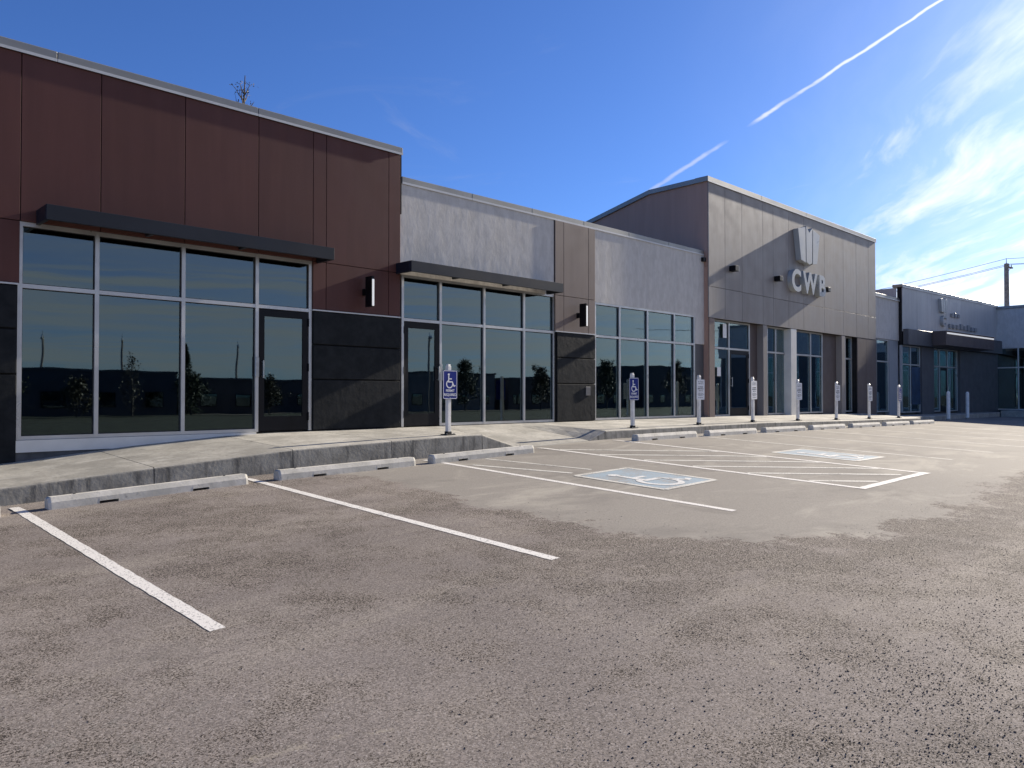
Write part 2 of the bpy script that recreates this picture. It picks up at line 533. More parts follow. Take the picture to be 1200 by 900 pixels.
def interp(tab, x):
    if x <= tab[0][0]:
        return tab[0][1]
    for i, ((x0, z0), (x1, z1)) in enumerate(zip(tab, tab[1:])):
        if x <= x1:
            f = (x - x0) / (x1 - x0)
            def slope(k):
                a = tab[max(0, k - 1)]
                b = tab[min(len(tab) - 1, k + 1)]
                return (b[1] - a[1]) / (b[0] - a[0])
            h = x1 - x0
            m0, m1 = slope(i) * h, slope(i + 1) * h
            return ((2 * f ** 3 - 3 * f ** 2 + 1) * z0 + (f ** 3 - 2 * f ** 2 + f) * m0
                    + (-2 * f ** 3 + 3 * f ** 2) * z1 + (f ** 3 - f ** 2) * m1)
    return tab[-1][1]


def lin(tab, x):
    if x <= tab[0][0]:
        return tab[0][1]
    for (x0, z0), (x1, z1) in zip(tab, tab[1:]):
        if x <= x1:
            return z0 + (z1 - z0) * (x - x0) / (x1 - x0)
    return tab[-1][1]


# ------------------------------------------------------------------ ground
ZC = [(-60, -1.2), (-20, -1.02), (-5, -.86), (0, -.70), (2, -.616), (4.7, -.497), (7.75, -.425), (10.5, -.355), (13, -.295),
      (22, -.33), (32, -.40), (60, -.5), (200, -.6)]


def gz(x, y):
    z = interp(ZC, x)
    d = 9.67 - y
    if d <= 0:
        return z
    if d <= 15:
        return z - 0.044 * d
    e = min(d - 15, 20)
    return z - 0.66 - (0.044 * e - 0.0011 * e * e)


def frange(a, b, st):
    n = int(round((b - a) / st))
    return [a + st * i for i in range(n + 1)]


gxs = [-3000, -1200, -500, -200, -100, -60, -40, -25] + frange(-15, 70, 0.5) + [80, 100, 150, 250, 500, 1200, 3000]
gys = [-3000, -1200, -500, -200, -120, -80, -50, -35] + frange(-26, 10.5, 0.5) + [13, 20, 40, 80, 200, 500, 1200, 3000]
g = MB()
for y in gys:
    for x in gxs:
        g.v.append((x, y, gz(x, y)))
nx = len(gxs)
for j in range(len(gys) - 1):
    for i in range(nx - 1):
        a = j * nx + i
        g.f.append((a, a + 1, a + nx + 1, a + nx))
g.smooth = True
ground = tag(g.build('asphalt_lot', 'asphalt'), kind='structure')


def ground_strip(p0, p1, wdt, name, m, parent, lift=0.0028):
    """painted strip along a straight line that follows the ground"""
    p0, p1 = Vector(p0), Vector(p1)
    L = (p1 - p0).length
    d = (p1 - p0) / L
    nrm = Vector((-d.y, d.x)) * (wdt / 2)
    n = max(2, int(L / 0.09))
    b = MB()
    rows = []
    for i in range(n + 1):
        p = p0 + d * (L * i / n)
        a, c = p + nrm * (1 + random.uniform(-.09, .06)), p - nrm * (1 + random.uniform(-.09, .06))
        rows.append(len(b.v))
        b.v += [(a.x, a.y, gz(a.x, a.y) + lift), (c.x, c.y, gz(c.x, c.y) + lift)]
    for i in range(n):
        r0, r1 = rows[i], rows[i + 1]
        b.f.append((r0, r0 + 1, r1 + 1, r1))
    return b.build(name, m, parent)


random.seed(4)
for x, y0 in ((2.08, 4.68), (4.74, 4.28), (7.76, 4.35), (10.45, 4.05), (-0.65, 4.6)):
    ground_strip((x, 9.86), (x, y0), 0.105, 'parking_line', 'line_paint', ground)
ground_strip((12.62, 9.8), (12.62, 3.95), 0.105, 'parking_line', 'line_paint', ground)
ground_strip((10.39, 4.0), (12.68, 3.9), 0.12, 'parking_line', 'line_paint', ground, 0.0045)
for k in range(6):
    ya = 9.4 - k * 0.93
    yb = ya - 2.05
    if yb < 4.0:
        f = (ya - 4.08) / 2.05
        ground_strip((10.53, ya), (10.53 + 2.04 * f, 4.08), 0.10, 'hatch_stripe', 'line_paint_worn', ground)
    else:
        ground_strip((10.53, ya), (12.55, yb), 0.10, 'hatch_stripe', 'line_paint_worn', ground)
for k in range(6):
    ground_strip((15.36 + 2.72 * k, 9.8), (15.36 + 2.72 * k, 4.3), 0.10, 'parking_line', 'line_paint_worn', ground)
ground_strip((7.95, 8.9), (8.5, 7.35), 0.09, 'worn_stripe', 'line_paint_worn', ground)
ground_strip((8.6, 9.3), (9.0, 7.4), 0.07, 'worn_stripe', 'line_paint_worn', ground)


def wheelchair(n=22):
    """pieces (convex polygons) of the access symbol in a unit frame, x right, y up, about 1 tall"""
    P = []
    P.append([(-.16 + .085 * math.cos(a), .88 + .085 * math.sin(a)) for a in [2 * math.pi * i / 12 for i in range(12)]])
    P.append([(-.215, .33), (-.125, .33), (-.115, .78), (-.215, .78)])
    P.append([(-.12, .545), (.10, .545), (.10, .62), (-.12, .62)])
    P.append([(-.125, .33), (.17, .33), (.17, .42), (-.125, .42)])
    P.append([(.17, .42), (.085, .40), (.245, .05), (.325, .085)])
    P.append([(.27, .03), (.43, .09), (.40, .165), (.25, .10)])
    a0, a1 = R(120), R(370)
    for i in range(n):
        t0, t1 = a0 + (a1 - a0) * i / n, a0 + (a1 - a0) * (i + 1) / n
        P.append([(-.09 + r * math.cos(q), .22 + r * math.sin(q)) for r, q in ((.215, t0), (.30, t0), (.30, t1), (.215, t1))])
    return P


def ground_symbol(cx, cy, wx, wy):
    b = MB()
    n = 6
    for i in range(n):
        for j in range(n):
            qs = [(cx - wx / 2 + wx * (i + a) / n, cy - wy / 2 + wy * (j + c) / n) for a, c in ((0, 0), (1, 0), (1, 1), (0, 1))]
            b.quad(*[(x, y, gz(x, y) + 0.0028) for x, y in qs])
    s = b.build('access_symbol_field', 'blue_paint', ground)
    for (x0, y0, x1, y1) in ((-1, -1, 1, -1), (-1, 1, 1, 1), (-1, -1, -1, 1), (1, -1, 1, 1)):
        ground_strip((cx + x0 * wx / 2, cy + y0 * wy / 2), (cx + x1 * wx / 2, cy + y1 * wy / 2), 0.09, 'border', 'line_paint_worn', s, 0.0052)
    w_ = MB()
    for poly in wheelchair():
        w_.quad(*[(cx + x * wy * 0.72, cy - wy * 0.38 + y * wy * 0.74, gz(cx, cy) + (gz(cx, cy + .5) - gz(cx, cy - .5)) * (y - .5) * wy * .74
                   + (gz(cx + .5, cy) - gz(cx - .5, cy)) * x * wy * .72 + 0.0062) for x, y in poly])
    w_.build('wheelchair_symbol', 'symbol_paint', s)


ground_symbol(8.95, 6.4, 1.22, 1.5)
ground_symbol(13.95, 5.95, 1.22, 1.5)

# loose stones broken out of the asphalt
random.seed(11)
st = MB()
patches = [(4.3, 1.45, .55), (4.9, 1.0, .7), (3.5, 1.15, .5), (5.6, 1.3, .8), (4.2, 0.6, .7), (3.2, 2.2, 1.2), (6.2, 2.2, 1.1), (4.0, 3.4, 1.0), (7.6, 1.6, 1.2), (2.4, 1.6, .8)]
cnt = 0
while cnt < 20000:
    if random.random() < 0.6:
        c = random.choice(patches)
        x, y = random.gauss(c[0], c[2] * 0.6), random.gauss(c[1], c[2] * 0.6)
    else:
        x, y = random.uniform(0.5, 13), random.uniform(-2, 6.5)
    if x + y < 2.2 or (x > 6.6 and y > 3.2):
        continue
    r = random.choice((0.0015, 0.0018, 0.0022, 0.0026, 0.003, 0.0045))
    z = gz(x, y)
    a = random.uniform(0, 6.28)
    b0 = len(st.v)
    e = random.uniform(0.35, 1.9)
    for k in range(4):
        q = a + k * math.pi / 2
        rr = r * random.uniform(0.7, 1.3) * (e if k % 2 else 1)
        st.v.append((x + rr * math.cos(q), y + rr * math.sin(q), z + r * 0.35))
    st.v.append((x, y, z + r * random.uniform(0.8, 1.3)))
    st.v.append((x, y, z - r * 0.3))
    for k in range(4):
        st.f.append((b0 + k, b0 + (k + 1) % 4, b0 + 4))
        st.f.append((b0 + (k + 1) % 4, b0 + k, b0 + 5))
    cnt += 1
tag(st.build('loose_gravel', 'gravel'), 'small dark stones broken loose over the coarse asphalt', 'gravel', kind='stuff')

# unseen dark turf verge across the lot, added to darken window reflections
simple('turf', (0.032, 0.036, 0.018), 0.95, 0.5, 1.3, bump=0.6, bscale=30.0, dist=0.05)
vg = MB()
vxs, vys = [-60, -30] + frange(-15, 70, 2.5) + [90, 130, 200], [-58, -45, -35, -30, -26, -22, -18, -15, -13, -12.9]
for y in vys:
    for x in vxs:
        vg.v.append((x, y, gz(x, y) + (0.10 if y < -12.95 else -0.03)))
for j in range(len(vys) - 1):
    for i in range(len(vxs) - 1):
        a = j * len(vxs) + i
        vg.f.append((a, a + 1, a + len(vxs) + 1, a + len(vxs)))
tag(vg.build('added_verge', 'turf'), kind='structure')

# ------------------------------------------------------------------ sidewalk of separate slabs
YF, YB = 10.10, 12.38
ZFRONT = [(-16, -.82), (-6, -.73), (-2, -.60), (0, -.505), (2, -.414), (3.65, -.29), (5.57, -.157), (7.3, -.104), (8.67, -.07), (9.25, -.07),
          (10.2, None), (12.2, None), (12.75, -.115), (20, -.11), (25, -.175), (32.2, -.235)]
ZFRONT = [(x, z if z is not None else gz(x, YF) + 0.012) for x, z in ZFRONT]
ZBACK = [(-16, -.78), (-6, -.66), (0, -.46), (2.6, -.30), (4.0, -.15), (5.5, -.045), (6.5, -.022), (9, -.012), (22, -.012), (32.2, -.09), (36, -.12)]


def slab_mesh(x0, x1, drop=0.0, gap=0.006, mat_name='concrete'):
    b = MB()
    nxs = max(2, int((x1 - x0) / 0.4))
    xs = [x0 + gap + (x1 - x0 - 2 * gap) * i / nxs for i in range(nxs + 1)]
    prof_n = None
    rows = []
    for x in xs:
        zf, zb = lin(ZFRONT, x) - drop, lin(ZBACK, x) - drop
        r = 0.028
        bot = gz(x, YF) - 0.08
        pts = [(YF - 0.012, bot)]
        if zf - bot > 0.13:
            pts += [(YF, zf - r)] + [(YF + r - r * math.cos(q), zf - r + r * math.sin(q)) for q in (R(30), R(60), R(90))]
        else:
            pts += [(YF, zf - 0.012), (YF + .004, zf - 0.006), (YF + .008, zf - 0.003), (YF + 0.012, zf)]
        for f in (0.07, 0.2, 0.4, 0.6, 0.8, 0.94, 1.0):
            pts.append((YF + f * (YB - YF), zf + (zb - zf) * f))
        pts.append((YB, bot))
        prof_n = len(pts)
        rows.append(len(b.v))
        b.v += [(x, p[0], p[1]) for p in pts]
    for i in range(nxs):
        for k in range(prof_n - 1):
            b.f.append((rows[i] + k, rows[i + 1] + k, rows[i + 1] + k + 1, rows[i] + k + 1))
    b.f.append(tuple(rows[0] + k for k in range(prof_n)))
    b.f.append(tuple(rows[-1] + k for k in range(prof_n - 1, -1, -1)))
    return b


walk = tag(slab_mesh(-16, 32.2, drop=0.022, gap=0.03).build('sidewalk', 'joint_dark'), kind='structure')
edges = [-16, -13.2, -11.3, -9.4, -7.5, -5.7, -3.85, -2.0, -.13, 1.74, 3.65, 5.57, 7.3, 9.25, 10.2, 12.2, 12.75, 14.55, 16.45, 18.4, 20.3, 22.25,
         24.2, 26.2, 28.2, 30.2, 32.2]
slabs = []
for a, c in zip(edges, edges[1:]):
    o = slab_mesh(a, c).build('slab', 'concrete', walk)
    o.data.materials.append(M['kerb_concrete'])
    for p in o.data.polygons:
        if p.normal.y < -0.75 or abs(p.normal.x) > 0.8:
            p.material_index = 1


def walk_z(x, y):
    f = (y - YF) / (YB - YF)
    return lin(ZFRONT, x) * (1 - f) + lin(ZBACK, x) * f


# low apron kerb in front of the corner store and wing
tag(MB().box(32.25, 47.2, 10.75, 12.6, -0.8, -0.24).build('corner_pavement', 'concrete', None, 0.02), kind='structure')

# ------------------------------------------------------------------ building pieces
FR = 0.058     # frame face width


def window(parent, xs, z0, z1, ztr, y, glass='tinted_glass', depth=0.11, name='storefront_window', skip_low=(), frame='aluminium', sill=True):
    """aluminium storefront with uprights at xs (centres), a transom at ztr; panes are children"""
    f = MB()
    y0, y1 = y, y + depth
    h = FR / 2
    for i, x in enumerate(xs):
        f.box(x - h, x + h, y0, y1, z0, z1)
    for i, (a, c) in enumerate(zip(xs, xs[1:])):
        f.box(a + h, c - h, y0 + .002, y1, z1 - FR, z1)
        if ztr:
            f.box(a + h, c - h, y0 + .002, y1, ztr - h, ztr + h)
        if i not in skip_low and sill:
            f.box(a + h, c - h, y0 + .002, y1, z0, z0 + FR * 0.9)
    w_ = f.build(name, frame, parent)
    gy = y + depth * 0.45
    for i, (a, c) in enumerate(zip(xs, xs[1:])):
        spans = [(ztr + h, z1 - FR)] if ztr else []
        if i not in skip_low:
            spans.append((z0 + FR * 0.9, (ztr - h) if ztr else z1 - FR))
        for (za, zb) in spans:
            box_obj('pane', glass, w_, a + h, c - h, gy, gy + 0.012, za, zb)
            g_ = MB()
            e = 0.012
            for bb in ((a + h, a + h + e, za, zb), (c - h - e, c - h, za, zb), (a + h + e, c - h - e, za, za + e), (a + h + e, c - h - e, zb - e, zb)):
                g_.box(bb[0], bb[1], gy - 0.012, gy - 0.001, bb[2], bb[3])
            g_.build('gasket', 'rubber', w_)
    return w_


def door(parent, x0, x1, z0, z1, y, handle_side=1, bar=False):
    """dark glazed door leaf filling x0..x1"""
    g_ = 0.012
    a, c = x0 + g_, x1 - g_
    sw = 0.10
    d = MB()
    d.box(a, a + sw, y, y + .045, z0 + .012, z1 - g_)
    d.box(c - sw, c, y, y + .045, z0 + .012, z1 - g_)
    d.box(a + sw, c - sw, y + .001, y + .045, z1 - g_ - 0.12, z1 - g_)
    d.box(a + sw, c - sw, y + .001, y + .045, z0 + .012, z0 + 0.26)
    o = d.build('door', 'black_paint', parent)
    box_obj('pane', 'tinted_glass', o, a + sw, c - sw, y + .015, y + .027, z0 + .26, z1 - g_ - .12)
    hx = a + 0.05 if handle_side < 0 else c - 0.05
    hm = MB()
    hm.tube((hx, y - .07, z0 + .92), (hx, y - .07, z0 + 1.22), .012)
    hm.tube((hx, y, z0 + .95), (hx, y - .07, z0 + .95), .010).tube((hx, y, z0 + 1.19), (hx, y - .07, z0 + 1.19), .010)
    hm.build('handle', 'steel', o)
    lx = x0 - 0.03 if handle_side < 0 else x1 + .03
    lk = MB().box(lx - .035, lx + .035, y - .03, y - .006, z0 + .93, z0 + 1.27)
    lk.build('lock_plate', 'steel', o, 0.006)
    hx2 = c + .006 if handle_side < 0 else a - .006
    for hz in (0.18, 1.05, 1.85):
        MB().tube((hx2, y - .012, z0 + hz), (hx2, y - .012, z0 + hz + .14), .014).build('hinge', 'black_paint', o)
    if bar:
        bm_ = MB().tube((a + sw * .6, y + .07, z0 + 1.02), (c - sw * .6, y + .07, z0 + 1.02), .016)
        bm_.build('push_bar', 'steel', o)
    return o


def canopy(parent, x0, x1, yw, p, z0, z1):
    t_ = 0.012
    c = MB()
    c.box(x0, x1, yw - p, yw - p + .05, z0, z1)
    c.box(x0, x0 + .05, yw - p + .05, yw, z0, z1)
    c.box(x1 - .05, x1, yw - p + .05, yw, z0, z1)
    o = c.build('canopy', 'slate_metal', parent, 0.004)
    box_obj('deck', 'slate_metal', o, x0 + .05, x1 - .05, yw - p + .05, yw, z1 - .05, z1 - .02)
    n = int((x1 - x0) / 1.2)
    for i in range(1, n):
        x = x0 + (x1 - x0) * i / n
        box_obj('rib', 'slate_metal', o, x - .025, x + .025, yw - p + .05, yw, z0 + .05, z1 - .052)
    return o


def wall_light(parent, x, y, z0, z1):
    o = MB().box(x - .03, x + .03, y - .30, y - .09, z0, z1).build('wall_light', 'black_paint', parent, 0.004)
    MB().box(x - .022, x + .022, y - .318, y - .298, z0 + .01, z1 - .06).build('lens', 'lamp_lens', o, 0.006)
    MB().box(x - .035, x + .035, y - .088, y, (z0 + z1) / 2 - .06, (z0 + z1) / 2 + .06).build('bracket', 'black_paint', o)
    return o


def panels(parent, xs, rows, y, m, name='panel', th=0.032, joint=0.011, bevel=0.003):
    for (z0, z1) in rows:
        for a, c in zip(xs, xs[1:]):
            box_obj(name, m, parent, a + joint / 2, c - joint / 2, y, y + th, z0 + joint / 2, z1 - joint / 2, bevel=bevel)


def parapet_cap(parent, x0, x1, y, z, depth=0.42, h=0.13, seams=3.0, left_ret=True):
    b = MB()
    n = max(1, int((x1 - x0) / seams))
    cap = None
    for i in range(n):
        a = x0 + (x1 - x0) * i / n
        c = x0 + (x1 - x0) * (i + 1) / n
        o = box_obj('parapet_cap', 'cap_metal', parent, a + .003, c - .003, y - .025, y + depth, z, z + h, bevel=0.008)
        box_obj('drip_edge', 'cap_edge', o, a + .003, c - .003, y - .031, y - .026, z - .018, z + .022)


def shell(parent, x0, x1, y, yb, ztop, solids, zroof=None, side_l=True, side_r=True, m='joint_dark', th=0.22, z_base=-1.3):
    """back-up wall behind the cladding (solids in x,z), side and rear walls, roof, room inside"""
    b = MB()
    for (a, c, z0, z1) in solids:
        b.box(a, c, y, y + th, z0, z1)
    b.build('wall', m, parent)
    r = MB()
    zr = zroof or ztop - 0.5
    r.box(x0 + .2, x1 - .2, y + th, yb - .2, zr - .15, zr)
    r.build('roof', 'roofing', parent)
    s = MB()
    if side_l:
        s.box(x0, x0 + .2, y + th, yb, z_base, ztop)
    if side_r:
        s.box(x1 - .2, x1, y + th, yb, z_base, ztop)
    s.box(x0 + (.2 if side_l else 0), x1 - (.2 if side_r else 0), yb - .2, yb, z_base, ztop)
    s.build('rear_wall', 'dark_taupe', parent)
    box_obj('room_floor', 'room_floor', parent, x0 + .2, x1 - .2, y + th * .6, yb - .2, -.2, -.004)
    box_obj('ceiling', 'room_wall', parent, x0 + .2, x1 - .2, y + th + .01, yb - .2, 3.25, 3.3)
    box_obj('partition', 'room_wall', parent, x0 + .21, x1 - .21, min(y + 7.0, yb - .6), min(y + 7.1, yb - .5), -.004, 3.25)


HEAD, TRN, BLK = 3.03, 2.14, 2.16
Y1 = 12.33

# --- brown panelled store ------------------------------------------------------
b1 = tag(empty('store_building', (4.0, 12.4, -.01)), 'brown metal panelled store with a long black canopy over its big windows', 'building')


def into(parent):
    """children are modelled in world coordinates; shift them under their root"""
    inv = parent.matrix_basis.inverted()
    for ch in parent.children:
        ch.matrix_parent_inverse = inv


shell(b1, -9.0, 9.10, Y1 + .035, 26.0, 5.38,
      [(-9, 2.63, -1.3, 5.38), (2.63, 7.18, HEAD, 5.38), (2.63, 6.12, -1.3, -.17), (7.18, 9.10, -1.3, 5.38)], z_base=-1.5)
cols = [-9.0, -7.6, -6.3, -5.05, -3.8, -2.5, -1.2, 0.1, 1.37, 2.65]
panels(b1, cols, [(HEAD, 5.37), (BLK, HEAD)], Y1, 'brown_panel')
panels(b1, [2.65, 3.67, 4.90, 6.14, 7.18, 7.45, 8.83, 9.11], [(HEAD, 5.37)], Y1, 'brown_panel')
panels(b1, [7.18, 7.45, 8.83, 9.11], [(BLK, HEAD)], Y1, 'brown_panel')
panels(b1, [7.18, 9.11], [(-.006, .91), (.91, 1.535), (1.535, BLK - .02)], Y1 - .012, 'black_stone', 'stone_panel', 0.044, 0.022, 0.006)
panels(b1, [-9.0, -5.1, -1.2, 2.63], [(-1.0, .91), (.91, 1.535), (1.535, BLK - .02)], Y1 - .012, 'black_stone', 'stone_panel', 0.044, 0.022, 0.006)
for a, c in ((7.18, 9.11), (-9, 2.63)):
    box_obj('flashing', 'cap_edge', b1, a, c, Y1 - .022, Y1 + .03, BLK - .018, BLK + .004)
parapet_cap(b1, -9.05, 9.15, Y1, 5.38)
box_obj('corner_strip', 'black_paint', b1, 9.115, 9.135, Y1 + .002, 13.2, 4.2, 5.375)  # thin dark strip up the upper right corner of the block
w1 = window(b1, [2.66, 3.64, 4.90, 6.14, 7.15], 0.0, HEAD, TRN, 12.36, skip_low=(3,))
door(b1, 6.17, 7.12, 0.0, TRN - .03, 12.375, handle_side=-1)
box_obj('base_flashing', 'white_metal', b1, 2.62, 6.12, 12.325, 12.362, -.17, -.004)
box_obj('foundation', 'foundation', b1, -9, 6.12, 12.345, 12.364, -1.3, -.172)
canopy(b1, 2.84, 7.30, Y1, 0.52, 3.0, 3.21)
wall_light(b1, 8.26, Y1, 2.28, 2.85)
into(b1)

# --- stucco store with two bays ------------------------------------------------
b2 = tag(empty('stucco_store_building', (15, 12.4, -.01)), 'grey stucco store with two window bays parted by a taupe panelled pier', 'building')
YS = 12.41
solids = [(9.14, 13.72, HEAD - .02, 4.83), (13.70, 15.2, -1.0, 4.83), (15.2, 20.46, HEAD - .05, 4.83), (19.83, 20.46, -1.0, HEAD - .05)]
shell(b2, 9.14, 20.46, YS + .02, 26.0, 4.83, solids, side_l=False)
st = MB().box(9.12, 13.635, YS - .05, YS + .018, HEAD - .01, 4.82)
st.build('stucco_panel', 'stucco', b2)
st = MB().prism([(15.165, HEAD - .04), (19.83, HEAD - .04), (19.83, BLK - .01), (20.46, BLK - .01), (20.46, 4.82), (15.165, 4.82)], YS - .05, YS + .018)
st.build('stucco_panel', 'stucco', b2)
panels(b2, [13.65, 13.96, 14.89, 15.15], [(HEAD - .01, 4.815), (BLK, HEAD - .01)], Y1, 'taupe_panel')
panels(b2, [13.70, 15.15], [(-.006, .91), (.91, 1.535), (1.535, BLK - .02)], Y1 - .012, 'black_stone', 'stone_panel', 0.044, 0.022, 0.006)
box_obj('pier_core', 'joint_dark', b2, 13.66, 15.14, Y1 + .034, YS + .02, -.4, 4.815)
box_obj('flashing', 'cap_edge', b2, 13.66, 15.15, Y1 - .022, Y1 + .03, BLK - .018, BLK + .004)
box_obj('lower_panel', 'charcoal_panel', b2, 19.84, 20.46, YS - .028, YS + .018, -.4, BLK - .012)
parapet_cap(b2, 9.16, 20.30, YS - .04, 4.83, seams=1.6)
box_obj('scupper', 'black_paint', b2, 20.16, 20.29, YS - .14, YS - .035, 4.62, 4.74)
window(b2, [9.20, 10.17, 11.40, 12.64, 13.66], 0.0, HEAD, TRN - .01, YS - .04, skip_low=(0,))
door(b2, 9.23, 10.14, 0.0, TRN - .04, YS - .03, handle_side=1, bar=True)
window(b2, [15.20, 16.22, 17.46, 18.76, 19.80], 0.0, HEAD - .04, TRN - .01, YS - .04, glass='clear_glass')
canopy(b2, 9.0, 13.38, Y1, 0.50, 3.0, 3.21)
wall_light(b2, 14.46, Y1, 2.30, 2.86)
box_obj('vent_plate', 'charcoal_panel', b2, 14.75, 14.93, Y1 - .03, Y1 - .013, .62, .84, bevel=.006)
into(b2)
# things standing inside behind the clear bay
for nm, lab, cat, bx in (('storage_cabinet', 'dark low cabinet standing inside behind the clear window bay', 'cabinet', (18.2, 19.3, 14.0, 14.6, 0, 1.0)),
                         ('reception_desk', 'dark desk inside the stucco store beyond the cabinet', 'desk', (16.5, 18.0, 15.5, 16.2, 0, .95))):
    x0, x1, y0, y1, z0, z1 = bx
    d = MB().box(x0, x1, y0 + .02, y1, z0 + .08, z1 - .03).box(x0 + .03, x1 - .03, y0 + .06, y1 - .03, z0, z0 + .08).box(x0 - .02, x1 + .02, y0, y1 + .02, z1 - .03, z1)
    tag(d.build(nm, 'room_thing'), lab, cat)

# --- tall bank building ----------------------------------------------------------
b3 = tag(empty('bank_building', (27, 12.4, -.02)), 'tall greige panelled bank with raised letters CWB and a crest', 'building')
YT, TX0, TX1 = 12.2, 20.32, 33.44
SOF, JT, TOP = 2.95, 3.89, 7.03
core = MB()
core.box(TX0 + .03, TX1 - .01, YT + .035, YT + .25, SOF + .012, TOP)
core.build('wall', 'joint_dark', b3)
# side wall with the falling parapet behind
sw_ = [(YT + .035, 4.5), (YT + .035, TOP), (14.3, TOP - .02), (22.5, 5.15), (22.5, 4.5)]
sm = MB()
n = len(sw_)
sm.v += [(TX0 + .0, y, z) for y, z in sw_] + [(TX0 + .028, y, z) for y, z in sw_]
sm.f += [tuple(range(n)), tuple(range(2 * n - 1, n - 1, -1))] + [(i, (i + 1) % n, n + (i + 1) % n, n + i) for i in range(n)]
sm.build('side_panel', 'side_taupe', b3)
box_obj('side_panel', 'side_taupe', b3, TX0, TX0 + .028, YT + .035, 12.9, -.5, 4.49)
for (ya, za), (yb_, zb_) in zip(sw_[1:4], sw_[2:4]):
    c = MB()
    c.v += [(x, y, z) for x in (TX0 - .07, TX0 + .3) for y, z in ((ya, za), (yb_, zb_), (yb_, zb_ + .14), (ya, za + .14))]
    c.f += [(0, 1, 2, 3), (7, 6, 5, 4), (0, 4, 5, 1), (1, 5, 6, 2), (2, 6, 7, 3), (3, 7, 4, 0)]
    c.build('parapet_cap', 'cap_metal', b3)
xs = [TX0, 21.27, 22.31, 23.68, 24.40, 25.53, 26.69, 28.42, 30.14, 31.40, 32.66, TX1]
panels(b3, xs, [(JT, TOP - .01), (SOF, JT)], YT, 'greige_panel')
parapet_cap(b3, TX0 - .07, TX1 + .05, YT, TOP, h=.15)
box_obj('roof', 'roofing', b3, TX0 + .3, TX1 - .2, YT + .26, 26, 6.3, 6.45)
rw = MB().box(TX1 - .2, TX1 - .012, YT + .26, 26, -1, TOP).box(TX0 + .04, TX1 - .2, 25.8, 26, -1, TOP)
rw.box(TX0 + .032, TX0 + .2, 12.95, 25.8, -1, 4.6)
rw.build('rear_wall', 'dark_taupe', b3)
box_obj('soffit', 'dark_taupe', b3, TX0 + .03, TX1 - .01, YT + .25, 12.95, SOF + .02, SOF + .08)
box_obj('room_floor', 'room_floor', b3, TX0 + .2, TX1 - .2, 12.7, 25.8, -.2, -.014)
box_obj('ceiling', 'room_wall', b3, TX0 + .2, TX1 - .2, 12.96, 25.8, 3.2, 3.25)
box_obj('partition', 'room_wall', b3, TX0 + .21, TX1 - .21, 18.0, 18.1, -.014, 3.2)
YR = 12.42
for (a, c, m_) in ((TX0 + .03, 20.66, 'taupe_panel'), (23.69, 23.96, 'greige_panel'), (25.69, 26.11, 'white_metal'), (29.97, 30.30, 'greige_panel')):
    box_obj('pier', m_, b3, a, c, YT + .004, YR + .12, -.3, SOF - .006, bevel=.005)
panels(b3, [31.49, 32.4, TX1], [(-.3, SOF - .006)], YT + .004, 'dark_taupe', 'panel')
box_obj('wall', 'joint_dark', b3, 31.5, TX1 - .012, YT + .037, YR + .3, -.5, SOF + .012)
box_obj('lower_panel', 'dark_taupe', b3, 23.21, 24.35, YR + .01, YR + .2, -.3, SOF + .018)
box_obj('lower_panel', 'dark_taupe', b3, 28.75, 30.80, YR + .01, YR + .2, -.3, SOF + .018)
wa = window(b3, [20.69, 21.88, 23.17], -.02, SOF + .018, 2.09, YR, glass='clear_glass', skip_low=(1,), frame='aluminium')
door(b3, 21.92, 23.13, -.02, 2.06, YR + .02, handle_side=-1)
window(b3, [24.39, 25.0, 26.15, 27.73, 28.71], -.02, SOF + .018, 2.09, YR, glass='clear_glass')
window(b3, [30.84, 31.46], -.02, SOF + .018, 2.09, YR, glass='clear_glass')
box_obj('notice', 'sign_white', wa, 21.15, 21.36, YR - .004, YR - .001, 1.22, 1.50)
box_obj('notice', 'sign_white', wa, 21.5, 21.72, YR - .004, YR - .001, 2.42, 2.86)


def crest(parent, cx, zb, h, wd, y, d):
    """tulip-like crest of three upright tapering blades"""
    blades = [[(-.50, .90), (-.37, .05), (-.16, .0), (-.17, 1.0), (-.30, .965)],
              [(-.145, 1.04), (-.13, .03), (0, -.03), (.13, .03), (.145, 1.04), (0, .88)],
              [(.50, .90), (.30, .965), (.17, 1.0), (.16, .0), (.37, .05)]]
    o = None
    for bl in blades:
        p = [(cx + x * wd, zb + z * h) for x, z in bl]
        q = MB().prism(p, y, y + d)
        if o is None:
            o = q.build('crest', 'letter_face', parent, 0.008)
        else:
            q.build('blade', 'letter_face', o, 0.008)
    return o


crest(b3, 26.72, 5.30, 1.26, 1.75, YT - .20, .198)


def letter_object(ch, x, z, size, y, depth, parent, name='letter', m='letter_face', off=.02):
    me = text_mesh(ch, size, depth, off)
    me.materials.clear()
    me.materials.append(M[m])
    o = bpy.data.objects.new(name, me)
    COL.objects.link(o)
    o.parent = parent
    o.rotation_euler = (R(90), 0, 0)
    o.location = (x, y - depth - .001, z)
    return o


L3 = [letter_object(c_, x_, 4.27, 1.02, YT, .09, b3, off=.035) for c_, x_ in (('C', 25.75), ('W', 26.83), ('B', 27.83))]
for x_ in (21.62, 24.55, 28.36):
    fx = MB().box(x_ - .11, x_ + .11, YT - .22, YT - .002, 4.46, 4.63).build('sign_spotlight', 'black_paint', b3, .01)
    box_obj('cover', 'steel', fx, x_ + .112, x_ + .13, YT - .21, YT - .01, 4.47, 4.62)
into(b3)

